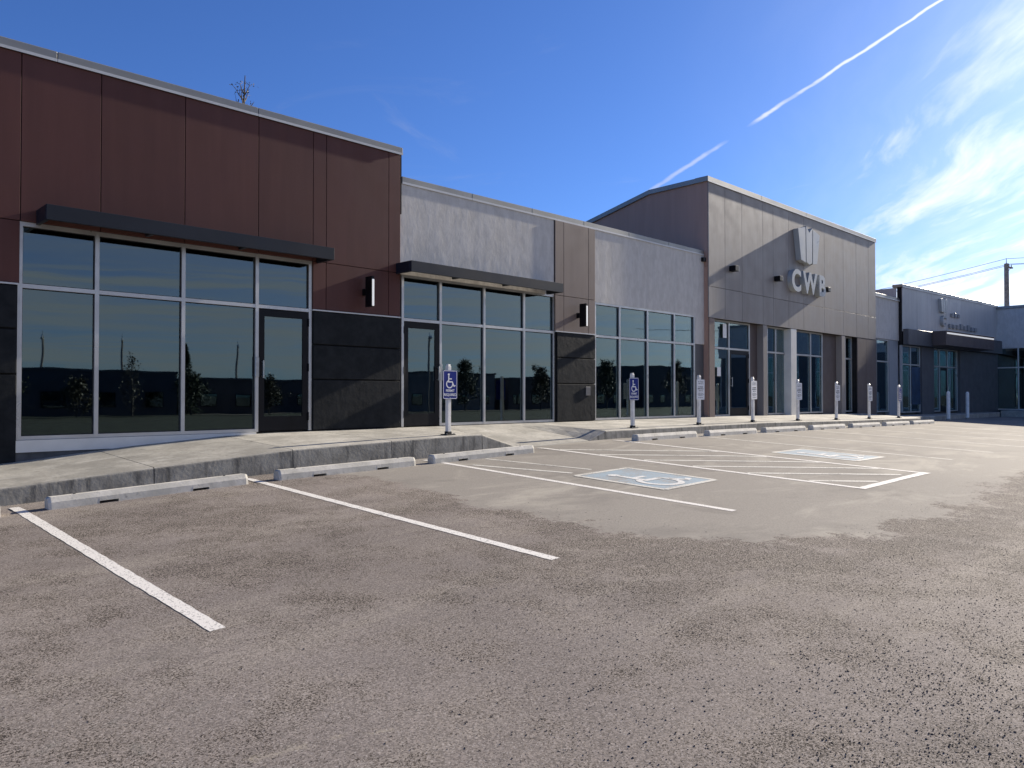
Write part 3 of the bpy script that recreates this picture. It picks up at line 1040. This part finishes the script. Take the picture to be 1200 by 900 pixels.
# --- stucco link bay ---------------------------------------------------------------
b4 = tag(empty('link_store_building', (35.2, 12.4, -.08)), 'narrow pale stucco store squeezed between the bank and the corner store', 'building')
MB().box(TX1 + .06, 37.0, 12.38, 12.6, 3.08, 4.86).build('stucco_panel', 'stucco', b4)
parapet_cap(b4, TX1 + .06, 37.0, 12.36, 4.86)
box_obj('pale_panel', 'pale_panel', b4, 35.5, 36.6, 12.40, 12.6, -.4, 3.07, bevel=.004)
window(b4, [34.1, 35.46], -.08, 3.07, 2.1, 12.42, glass='clear_glass')
box_obj('lower_panel', 'charcoal_panel', b4, TX1 + .06, 34.06, 12.40, 12.6, -.4, 3.07)
box_obj('roof', 'roofing', b4, TX1 + .06, 37.0, 12.8, 26, 4.2, 4.3)
box_obj('rear_wall', 'dark_taupe', b4, TX1 + .06, 37.0, 18, 18.2, -1, 4.8)
box_obj('room_floor', 'room_floor', b4, TX1 + .06, 37.0, 12.6, 18, -.3, -.09)
into(b4)

# --- corner store, turned a few degrees --------------------------------------------
TH = R(-4.0)
b5 = tag(empty('corner_store_building', (36.6, 12.2, -.12), TH), 'dark grey corner store with a deep canopy carrying a lit strip', 'building')
W5, Z5 = 12.2, 5.60


def c5(name, m, *b, bevel=0.0, parent=b5):
    return box_obj(name, m, parent, *b, bevel=bevel)


c5('wall', 'joint_dark', .03, W5 - .02, .035, .25, 3.02, Z5)
panels(b5, [0, 1.6, 3.2, 5.0, 6.9, 8.8, 10.6, W5], [(3.62, Z5 - .01)], 0, 'grey_panel')
parapet_cap(b5, -.06, W5, 0, Z5)
ws = c5('rear_wall', 'dark_taupe', 0.0, W5 - .1, 9.8, 10, -1, Z5)
c5('side_panel', 'grey_panel', 0.0, .028, .27, 9.8, 4.4, Z5 - .01)
c5('roof', 'roofing', .03, W5 - .1, .26, 9.8, 4.9, 5.0)
band = c5('fascia_band', 'charcoal_panel', 0.0, W5 + .4, -.25, -.012, 3.02, 3.72, bevel=.01)
can = c5('canopy', 'dark_taupe', 2.6, 8.9, -.85, -.252, 3.07, 3.74, bevel=.01)
c5('light_strip', 'lamp_lens', 2.7, 8.8, -.872, -.852, 3.60, 3.67, parent=can)
c5('edge_trim', 'cap_edge', 2.6, 8.9, -.88, -.82, 3.742, 3.77, parent=can)
crest(b5, 4.4, 4.75, .70, .84, -.14, .138)
letter_object('C', 4.4, 4.10, .72, 0, .07, b5)
for i, x_ in enumerate((5.5, 5.9, 6.3)):
    c5('small_letter', 'letter_side', x_, x_ + .22, -.09, -.002, 4.62, 4.85 if i % 2 else 4.8, bevel=.01)
for i in range(8):
    c5('small_letter', 'letter_side', 5.2 + i * .48, 5.5 + i * .48, -.09, -.002, 4.05, 4.34 if i in (3, 5) else 4.26, bevel=.01)
c5('lower_panel', 'charcoal_panel', 2.0, 3.4, -.02, .25, -.6, 3.01)
c5('lower_panel', 'charcoal_panel', 6.66, W5 - .02, -.02, .25, -.6, 3.01)
window(b5, [.05, .95, 1.96], -.02, 3.01, 2.15, .05, glass='clear_glass')
window(b5, [3.44, 4.4, 5.4, 6.62], -.02, 3.01, 2.15, .10, glass='clear_glass', skip_low=(1,))
door(b5, 4.44, 5.36, -.02, 2.1, .12, 1, True)
c5('poster', 'poster_blue', 1.0, 1.92, .03, .045, .35, 2.05)
c5('room_floor', 'room_floor', .03, W5 - .1, .26, 9.8, -.5, -.03)
c5('partition', 'room_wall', .03, W5 - .1, 5.0, 5.1, -.03, 3.2)
c5('ceiling', 'room_wall', .03, W5 - .1, .26, 5.0, 3.1, 3.15)

# --- wing running towards the street -----------------------------------------------
b6 = tag(empty('wing_building', (48.6, 4, -.3)), 'pale store wing at a right angle to the row, standing in its own shade', 'building')
WX, WY0, WY1 = 48.6, -3.5, 11.6
ZW = 5.35


def w6(name, m, *b, bevel=0.0, parent=b6):
    return box_obj(name, m, parent, *b, bevel=bevel)


w6('wall', 'stucco', WX, WX + .3, WY0, WY1, 3.25, ZW)
w6('wall', 'stucco', WX + .3, WX + 14, WY0, WY0 + .3, -1.2, ZW)
w6('rear_wall', 'stucco', WX + 13.7, WX + 14, WY0 + .3, WY1 + 8, -1.2, ZW)
w6('roof', 'roofing', WX + .3, WX + 13.7, WY0 + .3, WY1 + 8, 4.7, 4.85)
w6('parapet_cap', 'cap_metal', WX - .07, WX + .4, WY0 - .05, WY1, ZW, ZW + .15, bevel=.008)
w6('room_floor', 'room_floor', WX + .3, WX + 13.7, WY0 + .3, WY1 + 8, -1.0, -.12)
w6('partition', 'room_wall', WX + 5, WX + 5.1, WY0 + .3, WY1 + 8, -.12, 3.3)
yy = WY1 - .05
k = 0
while yy - 4.6 > WY0:
    fr = MB()
    ys = [yy, yy - 1.15, yy - 2.3, yy - 3.45]
    for y_ in ys:
        fr.box(WX + .02, WX + .12, y_ - .06, y_, -.14, 3.25)
    fr.box(WX + .022, WX + .12, ys[-1], ys[0] - .06, 2.12, 2.18)
    fr.box(WX + .022, WX + .12, ys[-1], ys[0] - .06, 3.19, 3.249)
    fr.box(WX + .022, WX + .12, ys[-1], ys[0] - .06, -.14, -.08)
    wn = fr.build('storefront_window', 'aluminium', b6)
    for a, c in zip(ys, ys[1:]):
        box_obj('pane', 'clear_glass', wn, WX + .06, WX + .072, c, a - .06, -.08, 2.12)
        box_obj('pane', 'clear_glass', wn, WX + .06, WX + .072, c, a - .06, 2.18, 3.19)
    w6('pier', 'charcoal_panel', WX - .02, WX + .3, ys[-1] - 1.15, ys[-1] - .06, -1.0, 3.248)
    yy = ys[-1] - 1.15
    k += 1
if yy - WY0 > .4:
    w6('pier', 'charcoal_panel', WX - .02, WX + .3, WY0 + .3, yy - .01, -1.0, 3.248)
into(b6)
tag(MB().box(WX - 2.2, WX, WY0, 10.7, -1.4, -.15).build('wing_pavement', 'concrete', None, .02), kind='structure')

# ------------------------------------------------------------------ wheel stops
def stop_mesh():
    L, hw, H = 2.25, .085, .125
    slots = [(-.62, -.42), (.42, .62)]
    xs = sorted({-L / 2, L / 2, -L / 2 + .03, L / 2 - .03, *[a for s in slots for a in s]})
    b = MB()

    def prof(zb, sc=1.0, top=H):
        return [(-hw * sc, zb), (hw * sc, zb), (hw * .92 * sc, top * .55), (hw * .62 * sc, top), (-hw * .62 * sc, top), (-hw * .92 * sc, top * .55)]
    seq = []
    for x in xs:
        end = abs(x) > L / 2 - .001
        ins = [s for s in slots if abs(x - s[0]) < 1e-6 or abs(x - s[1]) < 1e-6]
        base = prof(-.03, .93 if end else 1.0, H - .012 if end else H)
        if ins:
            s = ins[0]
            up_ = prof(.022)
            up_[0], up_[1] = (-hw * .98, .022), (hw * .98, .022)
            seq += [(x, base), (x, up_)] if abs(x - s[0]) < 1e-6 else [(x, up_), (x, base)]
        else:
            seq.append((x, base))
    rows = []
    for x, p in seq:
        rows.append(len(b.v))
        b.v += [(x, y, z) for y, z in p]
    for r0, r1 in zip(rows, rows[1:]):
        for k in range(6):
            b.f.append((r0 + k, r0 + (k + 1) % 6, r1 + (k + 1) % 6, r1 + k))
    b.f.append(tuple(rows[0] + k for k in range(5, -1, -1)))
    b.f.append(tuple(rows[-1] + k for k in range(6)))
    return b.mesh('wheel_stop', 'stop_concrete', 0.0)


sm_ = stop_mesh()
pin_me = MB().tube((0, 0, -.02), (0, 0, .006), .014, n=8).mesh('pin', 'rubber')
YSTOP = 9.45
stop_info = [(0.74, 'by the leftmost painted bay line, short of the dark foundation'), (3.43, 'below the wide white sill of the brown store'),
             (6.10, 'below the first glazed door of the brown store'), (8.70, 'beside the kerb ramp, below a blue permit sign')]
stop_labels = {0: 'concrete wheel stop set before the brown store, the one farthest from the bank', 1: 'concrete wheel stop below the white sill of the brown store',
               2: 'concrete wheel stop below the black stone panels beside the brown store door', 3: 'concrete wheel stop below the large blue permit sign at the kerb ramp'}
xs_st = [0.74, 3.43, 6.10, 8.70] + [14.0 + 2.72 * k for k in range(7)]
for i, x in enumerate(xs_st):
    z0, z1 = gz(x - 1.1, YSTOP), gz(x + 1.1, YSTOP)
    o = bpy.data.objects.new('wheel_stop', sm_)
    COL.objects.link(o)
    o.location = (x, YSTOP + random.uniform(-.02, .02), (z0 + z1) / 2 + .004)
    o.rotation_euler = (-math.atan(.02), -math.atan((z1 - z0) / 2.2), random.uniform(-.008, .008))
    if i < 4:
        tag(o, stop_labels[i], 'wheel stop', 'wheel stops before the brown store')
    elif i == 4:
        tag(o, 'concrete wheel stop in front of the blue permit sign beyond the hatched bay', 'wheel stop', 'wheel stops in the long row')
    elif i == 10:
        tag(o, 'last concrete wheel stop of the long row, below the farthest blue sign', 'wheel stop', 'wheel stops in the long row')
    else:
        tag(o, ['concrete wheel stop below the white sign at the clear window bay', 'concrete wheel stop below the charcoal end panel of the stucco store',
                'concrete wheel stop before the glazed door of the bank', 'concrete wheel stop before the white column of the bank',
                'concrete wheel stop before the dark end wall of the bank'][i - 5], 'wheel stop', 'wheel stops in the long row')
    for px_ in (-.85, .85):
        p = bpy.data.objects.new('pin', pin_me)
        COL.objects.link(p)
        p.parent = o
        p.location = (px_, 0, .125)

# ------------------------------------------------------------------ parking signs
SW, SH = .33, .50


def rounded(w_, h_, r, n=4):
    out = []
    for cx, cz, a0 in ((w_ / 2 - r, -h_ / 2 + r, -90), (w_ / 2 - r, h_ / 2 - r, 0), (-w_ / 2 + r, h_ / 2 - r, 90), (-w_ / 2 + r, -h_ / 2 + r, 180)):
        for k_ in range(n + 1):
            a = R(a0 + 90 * k_ / n)
            out.append((cx + r * math.cos(a), cz + r * math.sin(a)))
    return out


def make_sign(kind):
    root = empty('parking_sign')
    zc = .87
    MB().box(-.038, .038, -.038, .038, .03, 1.20).build('post', 'post_white', root, .008)
    MB().box(-.03, .03, -.03, .03, 1.20, 1.225).build('post_cap', 'post_white', root, .006)
    MB().box(-.105, .105, -.085, .085, 0.0, .014).build('base_plate', 'rubber', root, .004)
    MB().box(-.048, .048, -.048, .048, .012, .06).build('base_socket', 'rubber', root, .008)
    for bx in (-.1, .1):
        MB().tube((bx * .85, -.06, .012), (bx * .85, -.06, .028), .012, n=6).build('bolt', 'steel', root)
    y0 = -.050
    if kind == 'blue':
        p = MB().prism([(x, zc + z) for x, z in rounded(SW, SH, .03)], y0, y0 + .006).build('sign_panel', 'sign_blue', root)
        bd = MB()
        o_, i_ = rounded(SW - .012, SH - .012, .026), rounded(SW - .032, SH - .032, .018)
        for k_ in range(len(o_)):
            j = (k_ + 1) % len(o_)
            bd.quad(*[(q[0], y0 - .0012, zc + q[1]) for q in (o_[k_], o_[j], i_[j], i_[k_])])
        bd.build('border', 'sign_white', p)
        wc = MB()
        for i_n, poly in enumerate(wheelchair()):
            wc.quad(*[(x * .27 + .01, y0 - .0012 - .0002 * (i_n % 3), zc - .045 + z * .25) for x, z in poly])
        wc.build('wheelchair_symbol', 'sign_white', p)
        for txt, z in (('PERMIT', -.125), ('REQUIRED', -.195)):
            me = text_mesh(txt, .062, .0006, .0012)
            me.materials.clear()
            me.materials.append(M['sign_white'])
            lo = bpy.data.objects.new('lettering', me)
            COL.objects.link(lo)
            lo.parent = p
            lo.rotation_euler = (R(90), 0, 0)
            lo.location = (0, y0 - .0012, zc + z)
        MB().tube((.0, y0 - .004, zc - .225), (0, y0, zc - .225), .008, n=6).build('bolt', 'steel', p)
    else:
        p = MB().prism([(x, zc + z) for x, z in rounded(SW, SH, .02)], y0, y0 + .006).build('sign_panel', 'sign_white', root)
        rows = [(.19, .020, .11), (.145, .016, .12), (.065, .026, .11), (.02, .03, .12), (-.03, .022, .08), (-.09, .014, .11), (-.12, .014, .12), (-.15, .014, .09), (-.20, .012, .10)]
        pr = MB()
        rnd_ = random.Random(5)
        for z, h_, hw_ in rows:
            x = -hw_
            while x < hw_ - .01:
                ww = rnd_.uniform(.012, .02)
                pr.box(x, x + ww, y0 - .0012, y0, zc + z - h_ / 2, zc + z + h_ / 2)
                x += ww + (.006 if rnd_.random() < .8 else .018)
        tag(pr.build('print_lines', 'sign_print', p), kind='stuff')
        MB().tube((.0, y0 - .004, zc + .225), (0, y0, zc + .225), .008, n=6).build('bolt', 'steel', p)
    return root


sb, sw2 = make_sign('blue'), make_sign('white')
sign_spots = [(8.66, 'blue', 'blue wheelchair permit sign on a white post beside the stucco store door'),
              (14.0, 'blue', 'blue wheelchair permit sign before the stucco store\'s clear window bay'),
              (16.72, 'white', 'white printed parking sign before the stucco store\'s clear window bay'),
              (19.44, 'white', 'white printed parking sign before the charcoal end panel of the stucco store'),
              (22.16, 'white', 'white printed parking sign before the glazed door of the bank'), (24.9, 'white', 'white printed parking sign before the bank\'s white column'),
              (27.65, 'white', 'white printed parking sign before the dark end wall of the bank'),
              (30.5, 'blue', 'blue sign on a white post at the far end of the kerb')]
usedb = usedw = False
for x, kd, lab in sign_spots:
    if kd == 'blue':
        o = copy_tree(sb) if usedb else sb
        usedb = True
    else:
        o = copy_tree(sw2) if usedw else sw2
        usedw = True
    y = 10.33
    o.location = (x, y, walk_z(x, y) + .001)
    o.rotation_euler = (0, R(random.uniform(-.8, .8)), R(random.uniform(-3, 3)))
    tag(o, lab or 'white printed parking sign on a post along the kerb before the bank', 'sign', 'parking signs along the kerb')

# bollards before the corner store
for x in (37.0, 39.8):
    r_ = empty('bollard', (x, 10.5, gz(x, 10.5)))
    b_ = MB().tube((0, 0, -.1), (0, 0, 1.18), .075, n=16).tube((0, 0, 1.18), (0, 0, 1.24), .075, .035, n=16)
    b_.smooth = False
    b_.build('post', 'post_white', r_)
    MB().tube((0, 0, .0), (0, 0, .05), .10, n=16).build('base_collar', 'concrete', r_)
    tag(r_, 'white steel bollard before the blue poster window of the corner store' if x < 38 else 'white steel bollard before the corner store door', 'bollard', 'bollards before the corner store')

# ------------------------------------------------------------------ utility poles and wires
def utility_pole(loc, h, rz, label, group, arms=((.35, 1.3), (5.0, 1.0)), r=.30):
    r_ = empty('utility_pole', loc, rz)
    MB().tube((0, 0, -.5), (0, 0, h), r, r * .72, n=10).build('pole', 'pole_wood', r_)
    for dz, ln in arms:
        a = MB().box(-.10, .10, -.1 * ln, ln, h - dz - .07, h - dz + .07).build('crossarm', 'pole_wood', r_)
        for q in (ln - .15, ln * .45, 0.0):
            MB().tube((0, q, h - dz + .07), (0, q, h - dz + .36), .06, .045, n=6).build('insulator', 'steel', a)
        MB().tube((0, .1, h - dz - .6), (0, ln * .7, h - dz - .08), .03, n=6).build('brace', 'steel', a)
    MB().tube((0, 0, h), (0, 0, h + .55), .05, .03, n=6).build('insulator', 'steel', r_)
    tag(r_, label, 'utility pole', group)
    return r_


def wire(p0, p1, sag, label, group, r=.022):
    b = MB()
    p0, p1 = Vector(p0), Vector(p1)
    n_ = 14
    pts = []
    for i in range(n_ + 1):
        f = i / n_
        p = p0.lerp(p1, f)
        p.z -= sag * 4 * f * (1 - f)
        pts.append(p)
    for a, c in zip(pts, pts[1:]):
        b.tube(a, c, r, n=5, caps=False)
    tag(b.build('power_line', 'wire'), label, 'power line', group)


PX, PY, PH = 93.0, 20.8, 15.4
utility_pole((PX, PY, -1), PH, R(-100), 'tall wooden utility pole rising behind the pale wing', 'utility poles')
top = PH - 1
for k_, (dx_, dz_) in enumerate(((0, .5), (.55, .0), (1.15, .0), (.5, -4.7), (.9, -4.7))):
    a = (PX + dx_, PY - .2 * dx_, top + dz_)
    wire(a, (PX + 26 + dx_, PY + 62, top + dz_ - .8), 1.3, 'thin black power line strung from the pole behind the wing', 'power lines behind the wing')
    wire(a, (PX - 6 + dx_, PY - 60, top + dz_ + .2), 1.3, 'thin black power line running on past the wing towards the sun', 'power lines past the wing')

# ------------------------------------------------------------------ trees
def tube_path(b, pts, r0, r1, n=6):
    m_ = len(pts) - 1
    for i in range(m_):
        b.tube(pts[i], pts[i + 1], r0 + (r1 - r0) * i / m_, r0 + (r1 - r0) * (i + 1) / m_, n=n, caps=False)


def leafy_tree(loc, h, spread, label, seed, leaf, density=60, lsize=.07, group=None, clear=.35, tw=1.0):
    rnd_ = random.Random(seed)
    root = empty('tree', loc)
    tb, lb = MB(), MB()
    tube_path(tb, [Vector((0, 0, -.4)), Vector((.05, .03, h * .4)), Vector((-.05, .08, h * .72)), Vector((.04, 0, h * .97))], h * .018, h * .003 * tw, 8)

    def leaf_at(p):
        s_ = lsize * rnd_.uniform(.6, 1.3)
        a = Vector((rnd_.gauss(0, 1), rnd_.gauss(0, 1), rnd_.gauss(0, 1))).normalized()
        c = a.orthogonal().normalized()
        c.rotate(Matrix.Rotation(rnd_.uniform(0, 6.28), 3, a))
        d = a.cross(c)
        lb.quad(p - c * s_, p + d * s_ * .6, p + c * s_, p - d * s_ * .6)
    nb = int(h * 3.2)
    for i in range(nb):
        z0 = h * (clear + (.93 - clear) * i / nb)
        az = i * 2.4 + rnd_.uniform(-.4, .4)
        ln = spread * (1.1 - .85 * (z0 / h - clear) / (1 - clear)) * rnd_.uniform(.7, 1.1)
        up_ = rnd_.uniform(.7, 1.3)
        p0 = Vector((0, 0.05, z0))
        d = Vector((math.cos(az), math.sin(az), up_)).normalized()
        p1 = p0 + d * ln * .5
        p2 = p1 + (d + Vector((0, 0, .4))).normalized() * ln * .5
        tube_path(tb, [p0, p1, p2], h * .006 * tw, h * .0012 * tw, 5)
        for k_ in range(4):
            f = rnd_.uniform(.3, 1)
            q0 = p0.lerp(p1, min(1, f * 2)) if f < .5 else p1.lerp(p2, f * 2 - 1)
            dd_ = Vector((rnd_.gauss(0, .6), rnd_.gauss(0, .6), rnd_.uniform(.3, 1.2))).normalized()
            q1 = q0 + dd_ * ln * rnd_.uniform(.25, .5)
            tube_path(tb, [q0, q1], h * .0022 * tw, h * .0006 * tw, 4)
            for _ in range(density // 4):
                leaf_at(q0.lerp(q1, rnd_.uniform(.2, 1.05)) + Vector((rnd_.gauss(0, .12), rnd_.gauss(0, .12), rnd_.gauss(0, .12))) * lsize * 14)
    tb.build('trunk', 'bark', root)
    lb.build('crown', leaf, root)
    tag(root, label, 'tree', group)


def fir_tree(loc, h, label, seed, group=None):
    rnd_ = random.Random(seed)
    root = empty('conifer_tree', loc)
    MB().tube((0, 0, -.4), (0, 0, h), h * .016, h * .002, n=8).build('trunk', 'bark', root)
    lb = MB()
    n_ = int(h * 90)
    for i in range(n_):
        f = rnd_.random() ** .8
        z = h * (.08 + .92 * f)
        rad = (1 - f) * h * .2 + .08
        az = rnd_.uniform(0, 6.28)
        for k_ in range(3):
            rr = rad * rnd_.uniform(.35, 1.05)
            p = Vector((rr * math.cos(az), rr * math.sin(az), z - rr * .35 + rnd_.gauss(0, .08)))
            s_ = rnd_.uniform(.12, .3)
            d = Vector((math.cos(az), math.sin(az), -.3))
            c = Vector((-math.sin(az), math.cos(az), rnd_.uniform(-.4, .4)))
            lb.quad(p - d * s_, p + c * s_ * .5, p + d * s_, p - c * s_ * .5)
    lb.build('crown', 'leaf_fir', root)
    tag(root, label, 'tree', group)


leafy_tree((13.9, 29.2, -.6), 14.4, 1.5, 'sparse leafy tree top showing over the brown store roof', 3, 'leaf_autumn', 9, .05, clear=.5, tw=.38)

# ------------------------------------------------------------------ far side of the lot (seen mirrored in the glass)
def far_building(x0, x1, y0, y1, h, m, label, seed, gable=False):
    z = gz((x0 + x1) / 2, y1) - .1
    r_ = empty('far_building', ((x0 + x1) / 2, y1, z))
    hw, dp = (x1 - x0) / 2, y1 - y0
    wl = MB().box(-hw, hw, -dp, 0, -.5, h)
    wl.build('wall', m, r_)
    if gable:
        rf = MB()
        hh_ = dp * .28
        rf.v += [(-hw - .4, -dp - .4, h), (-hw - .4, .4, h), (-hw - .4, -dp / 2, h + hh_), (hw + .4, -dp - .4, h), (hw + .4, .4, h), (hw + .4, -dp / 2, h + hh_)]
        rf.f += [(0, 1, 2), (3, 5, 4), (0, 3, 4, 1), (1, 4, 5, 2), (2, 5, 3, 0)]
        rf.build('roof', 'roofing', r_)
    else:
        MB().box(-hw - .1, hw + .1, -dp - .1, .1, h, h + .25).build('roof', 'roofing', r_)
    rnd_ = random.Random(seed)
    n_ = int((x1 - x0) / 4)
    for i in range(n_):
        x = -hw + (i + .5) * 2 * hw / n_
        f_ = MB().box(x - 1.0, x + 1.0, .002, .06, 1.0, min(2.6, h - .6)).build('window', 'black_paint', r_)
        box_obj('pane', 'clear_glass', f_, x - .92, x + .92, .062, .08, 1.08, min(2.6, h - .6) - .08)
    tag(r_, label, 'building', 'buildings across the lot')


far_building(14, 33, -74, -60, 4.6, 'far_wall_c', 'low dark building across the lot, first of its row', 1)
far_building(37, 58, -82, -66, 4.2, 'far_wall_a', 'brown flat roofed building across the lot beside a conifer', 2)
far_building(62, 84, -80, -64, 5.6, 'far_wall_b', 'pale flat roofed building across the lot', 3)
far_building(87, 100, -78, -64, 5.0, 'far_wall_a', 'brown flat house across the lot', 4)
far_building(103, 118, -80, -64, 5.6, 'far_wall_c', 'dark flat house across the lot', 5)
far_building(121, 160, -84, -62, 8.0, 'far_wall_c', 'large dark warehouse across the lot', 6)
fir_tree((35.2, -63, -2.2), 8.6, 'dark conifer standing between two far buildings', 5)
fir_tree((60.0, -62, -2.2), 6.6, 'small conifer before the pale far building', 8)
TREE_SPOTS = [(15.5, -55, 6.4, 2.6, 'leaf_green', 150, 'broad green tree at the near end of the far verge'),
              (21, -52, 4.4, 2.2, 'leaf_autumn', 120, 'low brown tree before the first far building'),
              (27, -56, 7.2, 1.9, 'leaf_autumn', 14, 'nearly bare tree before the first far building'),
              (32, -54, 5.2, 2.6, 'leaf_green', 150, 'bushy green tree beside the tall far conifer'),
              (41, -55, 4.8, 2.4, 'leaf_autumn', 130, 'bushy brown tree beyond the tall far conifer'),
              (49, -56, 7.0, 2.4, 'leaf_autumn', 16, 'nearly bare tree before the brown far building'),
              (56, -53, 5.4, 2.8, 'leaf_green', 160, 'bushy green tree beside the small far conifer'),
              (70, -55, 7.6, 3.0, 'leaf_green', 160, 'large green tree before the pale far building'),
              (84, -54, 7.0, 3.2, 'leaf_autumn', 150, 'large brown tree between the pale and the brown far buildings'),
              (101, -55, 8.6, 3.4, 'leaf_green', 160, 'tall green tree between two flat far houses'),
              (120, -54, 9.0, 3.6, 'leaf_autumn', 150, 'tall brown tree beside the far warehouse')]
for i, (x, y, h_, sp_, lf_, dn_, lab_) in enumerate(TREE_SPOTS):
    leafy_tree((x, y, -2.3), h_, sp_, lab_, 20 + i, lf_, dn_, .12, 'street trees across the lot', clear=.16)
for x in (22.0, 30.0, 43.5, 66, 95):
    utility_pole((x, -68 if x < 60 else -58, -2.2), 9.2 if x < 60 else 11, R(20), {22.0: 'wooden utility pole behind the first far building', 30.0: 'wooden utility pole behind the far building beside the tall conifer', 43.5: 'wooden utility pole behind the brown far building', 66: 'wooden utility pole before the pale far building', 95: 'wooden utility pole before the brown flat far house'}[x], 'utility poles across the lot', arms=((.3, .9),), r=.15)
